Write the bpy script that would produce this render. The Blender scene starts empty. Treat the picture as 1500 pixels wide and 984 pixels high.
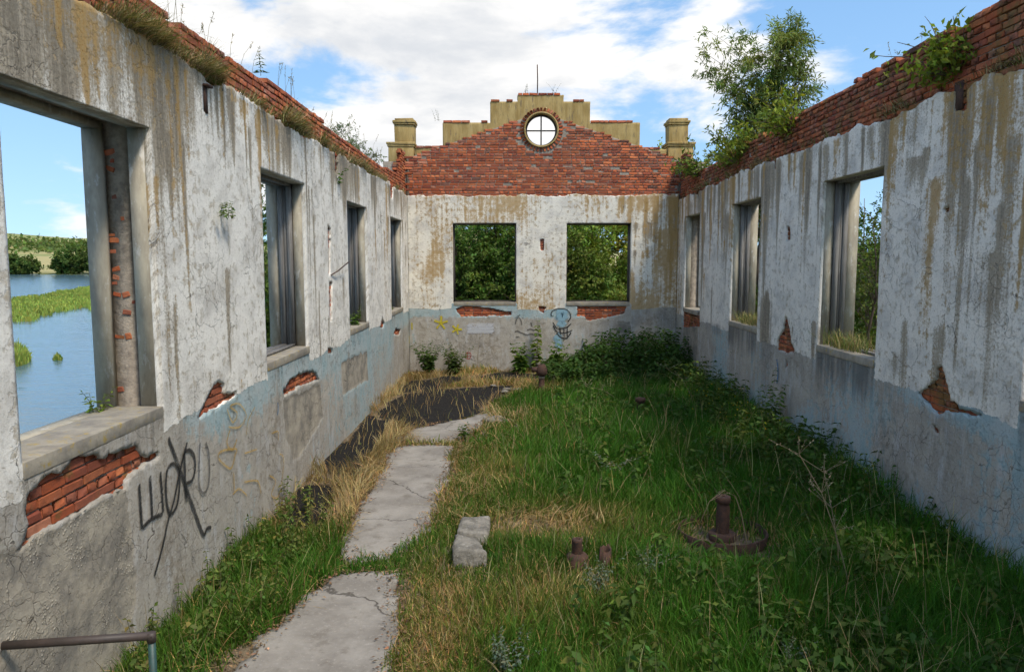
import bpy, math, random
import numpy as np
from mathutils import Vector, Matrix
random.seed(7)
RNG = np.random.default_rng(11)
sc = bpy.context.scene
col = sc.collection
R = math.radians

# ------------------------------------------------------------------ camera
F, TH, EZ, CX, CY = 1075.0, math.atan(109/1075.0), 3.24, 752.0, 492.0
cam = bpy.data.cameras.new('camera'); camo = bpy.data.objects.new('camera', cam); col.objects.link(camo)
camo.location = (0, 0, EZ); camo.rotation_euler = (R(90)-TH, 0, 0)
cam.sensor_width = 36; cam.lens = F/1500*36; cam.shift_x = -2/1500; cam.clip_end = 9000; cam.clip_start = .05
sc.camera = camo
sc.cycles.max_bounces = 5; sc.cycles.diffuse_bounces = 3; sc.cycles.glossy_bounces = 2; sc.cycles.transmission_bounces = 2; sc.cycles.transparent_max_bounces = 6
sc.cycles.use_adaptive_sampling = True; sc.cycles.adaptive_threshold = .03; sc.cycles.use_denoising = True; sc.cycles.time_limit = 600
sc.cycles.caustics_reflective = False; sc.cycles.caustics_refractive = False

# ------------------------------------------------------------------ sky, sun, exposure
SUN_TO = Vector((.9, -0.95, 2.0)).normalized()
sun_el = math.asin(SUN_TO.z); sun_az = math.atan2(SUN_TO.x, SUN_TO.y)
w = bpy.data.worlds.new('World'); sc.world = w; w.use_nodes = True
def build_world():
    nt = w.node_tree; N = nt.nodes; L = nt.links; N.clear()
    def nd(t, **k):
        n = N.new(t)
        for a, b in k.items(): setattr(n, a, b)
        return n
    def sk(s, v):
        if hasattr(v, 'is_output'): L.new(v, s)
        else: s.default_value = v
    def mth(op, a, b=0, c=None):
        n = nd('ShaderNodeMath', operation=op); sk(n.inputs[0], a); sk(n.inputs[1], b)
        if c is not None: sk(n.inputs[2], c)
        return n.outputs[0]
    def vm(op, a, b):
        n = nd('ShaderNodeVectorMath', operation=op); sk(n.inputs[0], a); sk(n.inputs[1], b)
        return n.outputs['Value'] if op == 'DOT_PRODUCT' else n.outputs[0]
    def noise(v, s, d=8, r=.55, dist=0.):
        n = nd('ShaderNodeTexNoise'); L.new(v, n.inputs['Vector'])
        n.inputs['Scale'].default_value = s; n.inputs['Detail'].default_value = d; n.inputs['Roughness'].default_value = r
        n.inputs['Distortion'].default_value = dist
        return n.outputs['Fac']
    def mr(v, a, b, c=0., d=1.):
        n = nd('ShaderNodeMapRange', interpolation_type='SMOOTHSTEP')
        L.new(v, n.inputs[0])
        for i, q in enumerate((a, b, c, d)): n.inputs[i+1].default_value = q
        return n.outputs[0]
    def mix(f, a, b):
        n = nd('ShaderNodeMix', data_type='RGBA'); sk(n.inputs[0], f); sk(n.inputs[6], a); sk(n.inputs[7], b); return n.outputs[2]
    sky = nd('ShaderNodeTexSky', sky_type='NISHITA'); sky.sun_disc = False
    sky.sun_elevation = sun_el; sky.sun_rotation = sun_az; sky.air_density = 1.0; sky.dust_density = .25; sky.ozone_density = 1.2
    tc = nd('ShaderNodeTexCoord'); D = tc.outputs['Generated']
    sep = nd('ShaderNodeSeparateXYZ'); L.new(D, sep.inputs[0])
    sv = nd('ShaderNodeVectorMath', operation='MULTIPLY_ADD'); L.new(D, sv.inputs[0]); sv.inputs[1].default_value = (1., 1., .8); sv.inputs[2].default_value = (0., 0., .17)
    nv = nd('ShaderNodeVectorMath', operation='NORMALIZE'); L.new(sv.outputs[0], nv.inputs[0]); L.new(nv.outputs[0], sky.inputs['Vector'])
    P = vm('MULTIPLY', D, (1.0, 1.0, 2.6))
    P = vm('ADD', P, (3.1, 1.7, .42))
    Psun = vm('ADD', P, (.03, -.02, .10))
    def dens(p):
        a = noise(p, 3.1, 9, .58, .3)
        return a
    a = dens(P); b = dens(Psun)
    # a large bank of cloud standing in front and to the left, thin scraps elsewhere
    bank = vm('DOT_PRODUCT', D, tuple(Vector((-.20, 1.0, .36)).normalized()))
    bank = mr(bank, .925, .995, -.035, .115)
    hi = mr(sep.outputs[2], .02, .14, -.03, .0)
    d = mth('ADD', mth('ADD', a, bank), hi)
    cov = mr(d, .468, .59)
    dsun = mth('ADD', mth('ADD', b, bank), hi)
    shade = mr(dsun, .54, .74)
    ccol = mix(shade, (7.3, 7.2, 7.05, 1), (5.0, 5.2, 5.5, 1))
    skyc = nd('ShaderNodeHueSaturation'); L.new(sky.outputs[0], skyc.inputs['Color']); skyc.inputs['Saturation'].default_value = 1.15
    skyc.inputs['Value'].default_value = 1.7
    dn = nd('ShaderNodeVectorMath', operation='MULTIPLY_ADD'); L.new(skyc.outputs[0], dn.inputs[0]); dn.inputs[1].default_value = (.07,)*3; dn.inputs[2].default_value = (1., 1., 1.)
    dv = nd('ShaderNodeVectorMath', operation='DIVIDE'); L.new(skyc.outputs[0], dv.inputs[0]); L.new(dn.outputs[0], dv.inputs[1])
    c = mix(cov, vm('MULTIPLY', dv.outputs[0], (1.30, 1.36, 1.42)), ccol)
    bg = nd('ShaderNodeBackground'); L.new(c, bg.inputs[0]); bg.inputs[1].default_value = .084
    o = nd('ShaderNodeOutputWorld'); L.new(bg.outputs[0], o.inputs[0])
build_world()
sl = bpy.data.lights.new('sun', 'SUN'); sl.energy = 1.95; sl.angle = R(12.0); sl.color = (1, .91, .77)
so = bpy.data.objects.new('sun', sl); col.objects.link(so); so.location = (30, -30, 60)
so.rotation_euler = SUN_TO.to_track_quat('Z', 'Y').to_euler()
vs_ = sc.view_settings; vs_.view_transform = 'Standard'; vs_.look = 'None'; vs_.gamma = 1; vs_.exposure = .84; vs_.use_curve_mapping = False

# ------------------------------------------------------------------ pixel to place
def ray(px, py):
    u = (px-CX)/F; v = -(py-CY)/F
    return np.array([u, math.cos(TH)+v*math.sin(TH), -math.sin(TH)+v*math.cos(TH)])
def onx(px, py, X): r = ray(px, py); t = X/r[0]; return np.array((X, r[1]*t, EZ+r[2]*t))
def ony(px, py, Y): r = ray(px, py); t = Y/r[1]; return np.array((r[0]*t, Y, EZ+r[2]*t))
def onz(px, py, Z=0): r = ray(px, py); t = (Z-EZ)/r[2]; return np.array((r[0]*t, r[1]*t, Z))

# ------------------------------------------------------------------ helpers
def hsh(i, j, s):
    n = (i.astype(np.int64)*374761393 + j.astype(np.int64)*668265263 + s*1442695041) & 0x7fffffff
    n = ((n ^ (n >> 13))*1274126177) & 0x7fffffff
    return ((n ^ (n >> 16)) & 0xffff)/65535.0
def vn(x, y, s=0):
    x = np.asarray(x, float); y = np.asarray(y, float)
    i = np.floor(x); j = np.floor(y); fx = x-i; fy = y-j
    fx = fx*fx*(3-2*fx); fy = fy*fy*(3-2*fy)
    a = hsh(i, j, s); b = hsh(i+1, j, s); c = hsh(i, j+1, s); d = hsh(i+1, j+1, s)
    return (a*(1-fx)+b*fx)*(1-fy)+(c*(1-fx)+d*fx)*fy
def fbm(x, y, s=0, o=4):
    t = 0; a = .5; tot = 0
    for k in range(o):
        t = t+a*vn(np.asarray(x)*2**k, np.asarray(y)*2**k, s+k*17); tot += a; a *= .5
    return t/tot
def sstep(a, b, x):
    t = np.clip((np.asarray(x, float)-a)/(b-a), 0, 1); return t*t*(3-2*t)

def tag(o, label=None, cat=None, group=None, kind=None):
    if label: o['label'] = label
    if cat: o['category'] = cat
    if group: o['group'] = group
    if kind: o['kind'] = kind
    return o
def empty(name, loc, label, cat, group=None):
    o = bpy.data.objects.new(name, None); col.objects.link(o); o.location = loc; o.empty_display_size = .2
    return tag(o, label, cat, group)
def wloc(o):
    p = Vector((0, 0, 0))
    while o: p = p+o.location; o = o.parent
    return p
def link(o, parent=None):
    col.objects.link(o)
    if parent: o.parent = parent; o.location = o.location-wloc(parent)
    return o
def mk(name, V, faces, mat, parent=None, uv=None, attrs=None, smooth=False, origin=None):
    """faces: list of int arrays (n,k); V in world coordinates"""
    V = np.asarray(V, np.float32).reshape(-1, 3)
    if origin is not None: V = V-np.asarray(origin, np.float32)
    fl = [np.asarray(f, np.int32) for f in faces if len(f)]
    me = bpy.data.meshes.new(name)
    nl = sum(f.size for f in fl); npoly = sum(len(f) for f in fl)
    me.vertices.add(len(V)); me.vertices.foreach_set('co', V.ravel())
    me.loops.add(nl); li = np.concatenate([f.ravel() for f in fl]); me.loops.foreach_set('vertex_index', li)
    tot = np.concatenate([np.full(len(f), f.shape[1], np.int32) for f in fl]); st = np.concatenate([[0], np.cumsum(tot)[:-1]]).astype(np.int32)
    me.polygons.add(npoly); me.polygons.foreach_set('loop_start', st); me.polygons.foreach_set('loop_total', tot)
    if smooth: me.polygons.foreach_set('use_smooth', np.ones(npoly, bool))
    if uv is not None:
        l = me.uv_layers.new(name='UVMap'); l.data.foreach_set('uv', np.asarray(uv, np.float32)[li].ravel())
    for k, a in (attrs or {}).items():
        a = np.asarray(a, np.float32)
        if a.ndim == 2:
            if a.shape[1] == 3: a = np.concatenate([a, np.ones((len(a), 1), np.float32)], 1)
            t = me.attributes.new(k, 'FLOAT_COLOR', 'POINT'); t.data.foreach_set('color', a.ravel())
        else:
            t = me.attributes.new(k, 'FLOAT', 'POINT'); t.data.foreach_set('value', a)
    me.update(calc_edges=True); me.validate()
    me.materials.append(mat)
    o = bpy.data.objects.new(name, me)
    if origin is not None: o.location = Vector(origin)
    return link(o, parent)

class MB:
    """collects simple solids for one mesh"""
    def __init__(s): s.V = []; s.Q = []; s.T = []; s.n = 0
    def add(s, V, Q=(), T=()):
        V = np.asarray(V, float).reshape(-1, 3); s.V.append(V)
        for q in Q: s.Q.append([i+s.n for i in q])
        for t in T: s.T.append([i+s.n for i in t])
        s.n += len(V); return s
    def box(s, a, b, jit=0.):
        a = np.array(a, float); b = np.array(b, float)
        V = np.array([[(a, b)[i][0], (a, b)[j][1], (a, b)[k][2]] for k in (0, 1) for j in (0, 1) for i in (0, 1)])
        if jit: V = V+RNG.uniform(-jit, jit, V.shape)
        return s.add(V, [(0, 2, 3, 1), (4, 5, 7, 6), (0, 1, 5, 4), (2, 6, 7, 3), (0, 4, 6, 2), (1, 3, 7, 5)])
    def tube(s, pts, rad, k=8, cap=True):
        pts = np.asarray(pts, float); n = len(pts)
        rad = np.full(n, rad) if np.isscalar(rad) else np.asarray(rad, float)
        V = []
        ref = None
        for i in range(n):
            d = pts[min(i+1, n-1)]-pts[max(i-1, 0)]; d = d/(np.linalg.norm(d)+1e-9)
            if ref is None: ref = np.array((1, 0, 0)) if abs(d[0]) < .8 else np.array((0, 1, 0))
            a = np.cross(d, ref); a /= np.linalg.norm(a)+1e-9; b = np.cross(d, a); ref = -np.cross(d, a)*1.0 if False else ref
            t = np.arange(k)*2*math.pi/k
            V.append(pts[i]+rad[i]*(np.cos(t)[:, None]*a+np.sin(t)[:, None]*b))
        Q = [(i*k+j, i*k+(j+1) % k, (i+1)*k+(j+1) % k, (i+1)*k+j) for i in range(n-1) for j in range(k)]
        V = np.concatenate(V); T = []
        if cap:
            V = np.concatenate([V, pts[:1], pts[-1:]]); c0 = n*k; c1 = c0+1
            T = [(c0, (j+1) % k, j) for j in range(k)]+[(c1, (n-1)*k+j, (n-1)*k+(j+1) % k) for j in range(k)]
        return s.add(V, Q, T)
    def lathe(s, c, prof, k=20, jit=0.):
        c = np.asarray(c, float); t = np.arange(k)*2*math.pi/k; V = []
        for r, z in prof: V.append(np.stack([c[0]+r*np.cos(t), c[1]+r*np.sin(t), np.full(k, c[2]+z)], 1))
        V = np.concatenate(V)
        if jit: V = V+RNG.normal(0, jit, V.shape)
        n = len(prof)
        Q = [(i*k+j, i*k+(j+1) % k, (i+1)*k+(j+1) % k, (i+1)*k+j) for i in range(n-1) for j in range(k)]
        return s.add(V, Q)
    def build(s, name, mat, parent=None, smooth=False, origin=None, bevel=0):
        o = mk(name, np.concatenate(s.V), [np.array(s.Q, np.int32).reshape(-1, 4), np.array(s.T, np.int32).reshape(-1, 3)], mat, parent, smooth=smooth, origin=origin)
        if bevel:
            m = o.modifiers.new('bevel', 'BEVEL'); m.width = bevel; m.segments = 2; m.limit_method = 'ANGLE'
        return o

# ------------------------------------------------------------------ node helper
class NT:
    def __init__(s, name):
        s.m = bpy.data.materials.new(name); s.m.use_nodes = True; s.t = s.m.node_tree; s.N = s.t.nodes; s.L = s.t.links; s.N.clear()
        s.out = s.N.new('ShaderNodeOutputMaterial'); s.b = s.N.new('ShaderNodeBsdfPrincipled'); s.L.new(s.b.outputs[0], s.out.inputs[0])
        s.set('Specular IOR Level', .25); s.set('Roughness', .9)
    def set(s, k, v): s.put(s.b.inputs[k], v)
    def put(s, i, v):
        if hasattr(v, 'is_output'): s.L.new(v, i)
        elif isinstance(v, (tuple, list)) and len(v) == 3 and i.type == 'RGBA': i.default_value = (*v, 1)
        else: i.default_value = v
    def nd(s, t, **k):
        n = s.N.new(t)
        for a, b in k.items(): setattr(n, a, b)
        return n
    def coord(s, w='Object'): return s.nd('ShaderNodeTexCoord').outputs[w]
    def pos(s): return s.nd('ShaderNodeNewGeometry').outputs['Position']
    def mul(s, v, k): n = s.nd('ShaderNodeVectorMath', operation='MULTIPLY'); s.put(n.inputs[0], v); n.inputs[1].default_value = k; return n.outputs[0]
    def noise(s, v, sc_, d=4, r=.55, dist=0., col_=False):
        n = s.nd('ShaderNodeTexNoise'); s.put(n.inputs['Vector'], v); n.inputs['Scale'].default_value = sc_; n.inputs['Detail'].default_value = d
        n.inputs['Roughness'].default_value = r; n.inputs['Distortion'].default_value = dist
        return n.outputs['Color' if col_ else 'Fac']
    def vor(s, v, sc_, feat='F1', rnd=1.):
        n = s.nd('ShaderNodeTexVoronoi', feature=feat); s.put(n.inputs['Vector'], v); n.inputs['Scale'].default_value = sc_; n.inputs['Randomness'].default_value = rnd
        return n.outputs[0]
    def math(s, op, a, b=0.):
        n = s.nd('ShaderNodeMath', operation=op); s.put(n.inputs[0], a); s.put(n.inputs[1], b); return n.outputs[0]
    def mr(s, v, a, b, c=0., d=1.):
        n = s.nd('ShaderNodeMapRange', interpolation_type='SMOOTHSTEP'); s.put(n.inputs[0], v)
        for i, q in enumerate((a, b, c, d)): s.put(n.inputs[i+1], q)
        return n.outputs[0]
    def mix(s, f, a, b, mode='MIX'):
        n = s.nd('ShaderNodeMix', data_type='RGBA', blend_type=mode); s.put(n.inputs[0], f); s.put(n.inputs[6], a); s.put(n.inputs[7], b); return n.outputs[2]
    def attr(s, name, ch=None):
        n = s.nd('ShaderNodeAttribute', attribute_name=name)
        if ch is None: return n.outputs['Color']
        if ch == 'f': return n.outputs['Fac']
        q = s.nd('ShaderNodeSeparateColor'); s.L.new(n.outputs['Color'], q.inputs[0]); return q.outputs[ch]
    def ramp(s, f, stops):
        n = s.nd('ShaderNodeValToRGB'); s.put(n.inputs[0], f); e = n.color_ramp.elements
        while len(e) < len(stops): e.new(.5)
        for x, (p, c) in zip(e, stops): x.position = p; x.color = (*c, 1)
        return n.outputs[0]
    def bump(s, h, st=.5, dist=.01, nrm=None):
        n = s.nd('ShaderNodeBump'); s.put(n.inputs['Height'], h); n.inputs['Strength'].default_value = st; n.inputs['Distance'].default_value = dist
        if nrm is not None: s.L.new(nrm, n.inputs['Normal'])
        return n.outputs[0]

M = {}
def plaster_material(name, grey, ochre, blue, white=(.86, .82, .74)):
    t = NT(name)
    uv = t.coord('UV')
    A = lambda c: t.attr('A', c)
    wob = t.noise(uv, 1.7, 3)
    s1 = t.noise(t.mul(uv, (3.2, .22, 1)), 1.0, 7, .62, .25)
    s2 = t.noise(t.mul(uv, (9.0, .45, 1)), 1.0, 6, .65, .2)
    s3 = t.noise(t.mul(uv, (26.0, 1.6, 1)), 1.0, 4, .6)
    blot = t.noise(uv, 2.2, 7, .62); fine = t.noise(uv, 34, 5, .7); mid = t.noise(uv, 9, 6, .65)
    c = t.mix(t.mr(blot, .42, .68), white, (.62, .585, .525))
    # washed runs of grey
    g = t.math('ADD', t.math('MULTIPLY', s2, .36), t.math('MULTIPLY', s1, .50))
    g = t.math('ADD', g, t.math('MULTIPLY', A(1), .42))
    g = t.math('ADD', g, t.math('MULTIPLY', fine, .30)); g = t.math('ADD', g, t.math('MULTIPLY', blot, .10))
    gm = t.mr(g, .85-grey*.10, .99-grey*.10)
    c = t.mix(t.math('MULTIPLY', gm, .85), c, (.33, .272, .19))
    g2 = t.math('ADD', t.math('ADD', t.math('MULTIPLY', s3, .5), t.math('MULTIPLY', s2, .4)), t.math('MULTIPLY', A(1), .34)); g2 = t.math('ADD', g2, t.math('MULTIPLY', t.math('SUBTRACT', fine, .5), .3))
    c = t.mix(t.math('MULTIPLY', t.mr(g2, .64, .84), .7), c, (.155, .13, .095))
    sp2 = t.math('MULTIPLY', t.mr(t.noise(uv, 58, 6, .8), .55, .64), t.mr(t.math('ADD', A(1), t.noise(uv, .8, 3)), .55, 1.1))
    c = t.mix(t.math('MULTIPLY', sp2, .6), c, (.20, .175, .13))
    # lost paint showing pale beige render
    flake = t.math('ADD', t.math('MULTIPLY', mid, .75), t.math('MULTIPLY', s2, .35))
    c = t.mix(t.math('MULTIPLY', t.mr(flake, .58, .66), .7), c, (.45, .385, .285))
    # ochre lichen and rust runs
    o = t.math('ADD', t.math('ADD', t.math('MULTIPLY', s2, .5), t.math('MULTIPLY', mid, .45)), t.math('MULTIPLY', A(2), .34)); o = t.math('ADD', o, t.math('MULTIPLY', t.math('SUBTRACT', fine, .5), .35))
    om = t.mr(o, .63-ochre*.09, .77-ochre*.08)
    c = t.mix(t.math('MULTIPLY', om, .8), c, t.mix(t.mr(fine, .4, .6), (.40, .22, .05), (.46, .31, .12)))
    spk = t.math('MULTIPLY', t.mr(t.noise(uv, 42, 3, .6), .60, .68), t.mr(A(2), .25, .8))
    c = t.mix(t.math('MULTIPLY', spk, .85), c, (.25, .13, .03))
    c = t.mix(t.mr(fine, .46, .70, 0, .42), c, t.mix(1., c, (.50, .46, .40), 'MULTIPLY'))
    c = t.mix(t.mr(t.noise(uv, 75, 5, .75), .5, .68, 0, .35), c, t.mix(1., c, (.55, .53, .49), 'MULTIPLY'))
    # dado : grey cement with rests of pale blue paint
    bl = t.math('ADD', t.math('MULTIPLY', mid, .6), t.math('MULTIPLY', s2, .5))
    dn = t.mix(t.mr(blot, .3, .7), (.46, .42, .355), (.34, .31, .265))
    dn = t.mix(t.mr(t.noise(t.mul(uv, (5, 1.4, 1)), 1, 6, .65), .50, .72), dn, (.50, .49, .47))
    lowb = t.mr(t.math('ADD', bl, t.math('MULTIPLY', t.attr('B', 2), .55)), .69-blue*.11, .80-blue*.07)
    dn = t.mix(t.math('MULTIPLY', lowb, .75), dn, t.mix(t.mr(blot, .4, .6), (.29, .44, .475), (.42, .505, .51)))
    dn = t.mix(t.math('MULTIPLY', t.mr(g2, .5, .8), .5), dn, (.17, .16, .14))
    dn = t.mix(t.math('MULTIPLY', t.mr(t.math('ADD', t.math('MULTIPLY', mid, .5), t.math('MULTIPLY', t.noise(t.mul(uv, (1.3, .6, 1)), 1, 5, .6), .6)), .56, .70), .6), dn, (.21, .165, .11))
    dn = t.mix(t.math('MULTIPLY', t.mr(t.noise(uv, 13, 6, .75), .56, .66), .5), dn, (.56, .55, .52))
    dm = t.mr(t.math('ADD', A(0), t.math('MULTIPLY', t.math('SUBTRACT', mid, .5), 1.3)), .47, .53)
    dn = t.mix(t.mr(fine, .46, .70, 0, .45), dn, t.mix(1., dn, (.50, .47, .42), 'MULTIPLY'))
    c = t.mix(dm, c, dn)
    # bare rough render where the skim coat fell away
    br = t.mr(t.math('ADD', t.attr('B', 0), t.math('MULTIPLY', t.math('SUBTRACT', mid, .5), .5)), .45, .55)
    peb = t.vor(uv, 38)
    rc = t.mix(t.mr(t.noise(uv, 2.6, 6, .7), .35, .66), (.42, .37, .29), (.21, .19, .16))
    rc = t.mix(t.math('MULTIPLY', t.mr(peb, .05, .35, 1, 0), t.mr(t.noise(uv, 3.1, 3), .45, .62)), rc, (.58, .51, .40))
    c = t.mix(br, c, rc)
    # damp black runs
    c = t.mix(t.math('MULTIPLY', t.mr(t.math('ADD', t.attr('B', 1), t.math('MULTIPLY', t.math('SUBTRACT', s2, .5), 1.3)), .30, 1.0), .8), c, (.09, .082, .072))
    # hairline crazing
    wv = t.nd('ShaderNodeVectorMath', operation='ADD'); t.put(wv.inputs[0], uv)
    cn = t.noise(uv, 2.4, 4, .6, 0, True); t.put(wv.inputs[1], t.mul(cn, (.5, .5, 0)))
    e1 = t.vor(wv.outputs[0], 1.5, 'DISTANCE_TO_EDGE'); e2 = t.vor(wv.outputs[0], 5.5, 'DISTANCE_TO_EDGE')
    cr = t.math('MULTIPLY', t.mr(e1, .0006, .0032, 1, 0), t.mr(t.noise(uv, .9, 2), .46, .58))
    cr2 = t.math('MULTIPLY', t.mr(e2, .004, .015, 1, 0), t.mr(t.math('ADD', t.noise(uv, .75, 2), t.math('MULTIPLY', A(0), .05)), .55, .64))
    crk = t.math('MAXIMUM', cr, t.math('MULTIPLY', cr2, .7))
    c = t.mix(t.math('MULTIPLY', crk, .8), c, (.07, .06, .05))
    pit = t.math('MULTIPLY', t.mr(t.noise(uv, 21, 3, .6), .72, .77), t.mr(t.noise(uv, 1.1, 2), .48, .6))
    c = t.mix(t.math('MULTIPLY', pit, .55), c, (.13, .115, .10))
    t.set('Base Color', c); t.set('Roughness', .93)
    h = t.math('ADD', t.math('MULTIPLY', fine, .35), t.math('MULTIPLY', mid, .6))
    h = t.math('SUBTRACT', h, t.math('MULTIPLY', crk, .9)); h = t.math('SUBTRACT', h, t.math('MULTIPLY', pit, .5))
    h = t.math('ADD', h, t.math('MULTIPLY', br, t.math('MULTIPLY', t.mr(peb, 0, .5, 1, 0), t.mr(t.noise(uv, 3.1, 3), .46, .64, .03, .6))))
    h = t.math('SUBTRACT', h, t.math('MULTIPLY', t.mr(flake, .58, .62), .35)); h = t.math('SUBTRACT', h, t.math('MULTIPLY', dm, .3))
    t.set('Normal', t.bump(h, .9, .012))
    return t.m
M['plL'] = plaster_material('plaster_left', .62, .5, .30)
M['plR'] = plaster_material('plaster_right', .95, .55, .75, (.84, .785, .69))
M['plB'] = plaster_material('plaster_back', .45, .95, .22, (.85, .80, .69))

def simple(name, c1, c2, scale=6, rough=.9, bump=.4, bd=.01, c3=None, spec=.25, stretch=(1, 1, 1), sp=20):
    t = NT(name); p = t.mul(t.pos(), stretch)
    n = t.noise(p, scale, 7, .65); f = t.noise(p, scale*sp/4, 5, .7)
    c = t.mix(t.mr(n, .32, .68), c1, c2)
    if c3: c = t.mix(t.mr(t.noise(p, scale*2.7, 6, .7), .55, .68), c, c3)
    c = t.mix(t.math('MULTIPLY', t.mr(f, .5, .8), .35), c, tuple(x*.45 for x in c2))
    t.set('Base Color', c); t.set('Roughness', rough); t.set('Specular IOR Level', spec)
    if bump: t.set('Normal', t.bump(t.math('ADD', n, t.math('MULTIPLY', f, .6)), bump, bd))
    return t.m
M['reveal'] = simple('reveal_plaster', (.47, .42, .32), (.30, .265, .205), 3.5, c3=(.55, .52, .46), stretch=(1.6, 1.6, .5))
M['mortar'] = simple('rubble_mortar', (.38, .32, .25), (.21, .175, .14), 9, bump=.9, bd=.02, c3=(.36, .31, .24))
M['sill'] = simple('sill_concrete', (.36, .32, .25), (.23, .205, .17), 5, c3=(.38, .28, .09), bump=.6)
M['ochre'] = simple('ochre_plaster', (.50, .36, .15), (.33, .22, .075), 2.2, c3=(.20, .15, .09), stretch=(2.5, 2.5, .5), bump=.5, bd=.02)
M['wood'] = simple('weathered_wood', (.25, .235, .215), (.13, .12, .11), 5, c3=(.33, .31, .28), stretch=(5, 5, .25), bump=.8, bd=.01)
M['darkwood'] = simple('dark_wood', (.12, .105, .09), (.06, .052, .045), 5, stretch=(5, 5, .25), bump=.6)
M['rust'] = simple('rusty_iron', (.085, .042, .028), (.045, .028, .022), 16, .85, .7, .006, c3=(.15, .062, .03), spec=.4)
M['concrete'] = simple('path_concrete', (.30, .26, .225), (.21, .18, .155), 1.6, c3=(.34, .30, .265), bump=.6, sp=60)
t = NT('path_concrete'); p = t.pos(); n = t.noise(p, 1.6, 7, .65); f = t.noise(p, 26, 6, .75); st = t.noise(p, 4.5, 6, .7)
c = t.mix(t.mr(n, .35, .65), (.31, .285, .25), (.21, .19, .165)); c = t.mix(t.math('MULTIPLY', t.mr(st, .52, .68), .55), c, (.145, .125, .10)); c = t.mix(t.math('MULTIPLY', t.mr(f, .54, .66), .45), c, (.40, .37, .33)); c = t.mix(t.math('MULTIPLY', t.mr(t.vor(p, 60), .06, .16, 1, 0), .35), c, (.10, .09, .08))
wv = t.nd('ShaderNodeVectorMath', operation='ADD'); t.put(wv.inputs[0], p); t.put(wv.inputs[1], t.mul(t.noise(p, 2.6, 4, .6, 0, True), (.5, .5, 0)))
e = t.math('MULTIPLY', t.mr(t.vor(wv.outputs[0], .5, 'DISTANCE_TO_EDGE'), .001, .006, 1, 0), .75); c = t.mix(e, c, (.05, .042, .034))
t.set('Base Color', c); t.set('Normal', t.bump(t.math('SUBTRACT', t.math('ADD', t.math('MULTIPLY', f, .6), st), e), .7, .012)); M['concrete'] = t.m
M['block'] = simple('block_concrete', (.31, .285, .24), (.14, .13, .11), 7, bump=1, bd=.03, c3=(.40, .375, .33))
M['bark'] = simple('bark', (.12, .09, .065), (.06, .048, .036), 14, bump=.8, stretch=(1, 1, .3))
M['bark_pale'] = simple('bark_pale', (.22, .19, .15), (.12, .10, .08), 14, bump=.8, stretch=(1, 1, .3))
M['rail'] = simple('painted_rail', (.07, .05, .042), (.045, .035, .03), 9, .55, .3, .003, spec=.5)
M['post'] = simple('green_paint', (.03, .085, .075), (.025, .06, .055), 9, .5, .3, .003, c3=(.08, .045, .03), spec=.5)
M['char'] = simple('burnt_brick', (.05, .04, .035), (.03, .025, .022), 20)

def brick_material(name, moss, dark):
    t = NT(name)
    oi = t.nd('ShaderNodeObjectInfo').outputs['Random']
    r = t.math('FRACT', t.math('ADD', oi, t.attr('rnd', 'f')))
    c = t.ramp(r, [(0, (.34, .078, .03)), (.2, (.45, .125, .045)), (.38, (.27, .07, .036)), (.55, (.50, .16, .06)), (.70, (.38, .12, .062)), (.84, (.24, .062, .036)), (.95, (.45, .18, .10)), (1., (.10, .055, .045))])
    p = t.pos()
    n = t.noise(p, 14, 6, .7); f = t.noise(p, 70, 4, .7)
    c = t.mix(t.math('MULTIPLY', t.mr(t.noise(p, 1.1, 5, .65), .48, .66), .3), c, (.15, .06, .045))
    c = t.mix(t.math('MULTIPLY', t.mr(n, .4, .7), .5), c, (.17*dark, .055*dark, .035*dark))
    c = t.mix(t.math('MULTIPLY', t.mr(t.noise(p, 6, 5, .7), .60, .74), .5), c, (.42, .33, .27))
    if moss:
        m = t.mr(t.noise(p, 3.2, 6, .7), .62-moss*.16, .72-moss*.1)
        c = t.mix(t.math('MULTIPLY', m, .75), c, t.mix(t.mr(f, .4, .6), (.20, .115, .03), (.10, .085, .03)))
    t.set('Base Color', c); t.set('Normal', t.bump(t.math('ADD', n, f), .6, .01)); t.set('Roughness', .92)
    return t.m
M['brick'] = brick_material('red_brick', 0, 1)
M['brickL'] = brick_material('weathered_brick', .45, .9)
M['brickR'] = brick_material('mossy_brick', 1.0, .5)

def leafmat(name, trans=.35, gloss=.12):
    t = NT(name); c = t.attr('Col')
    t.set('Base Color', c); t.set('Roughness', .7); t.set('Specular IOR Level', gloss)
    tr = t.nd('ShaderNodeBsdfTranslucent'); t.put(tr.inputs[0], t.mix(1., c, (1.15, 1.25, .5), 'MULTIPLY'))
    ms = t.nd('ShaderNodeMixShader'); ms.inputs[0].default_value = trans
    t.L.new(t.b.outputs[0], ms.inputs[1]); t.L.new(tr.outputs[0], ms.inputs[2]); t.L.new(ms.outputs[0], t.out.inputs[0])
    return t.m
M['leaf'] = leafmat('leaf'); M['grass'] = leafmat('grass_blade', .28, .2); M['straw'] = leafmat('straw', .15, .15)

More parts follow.
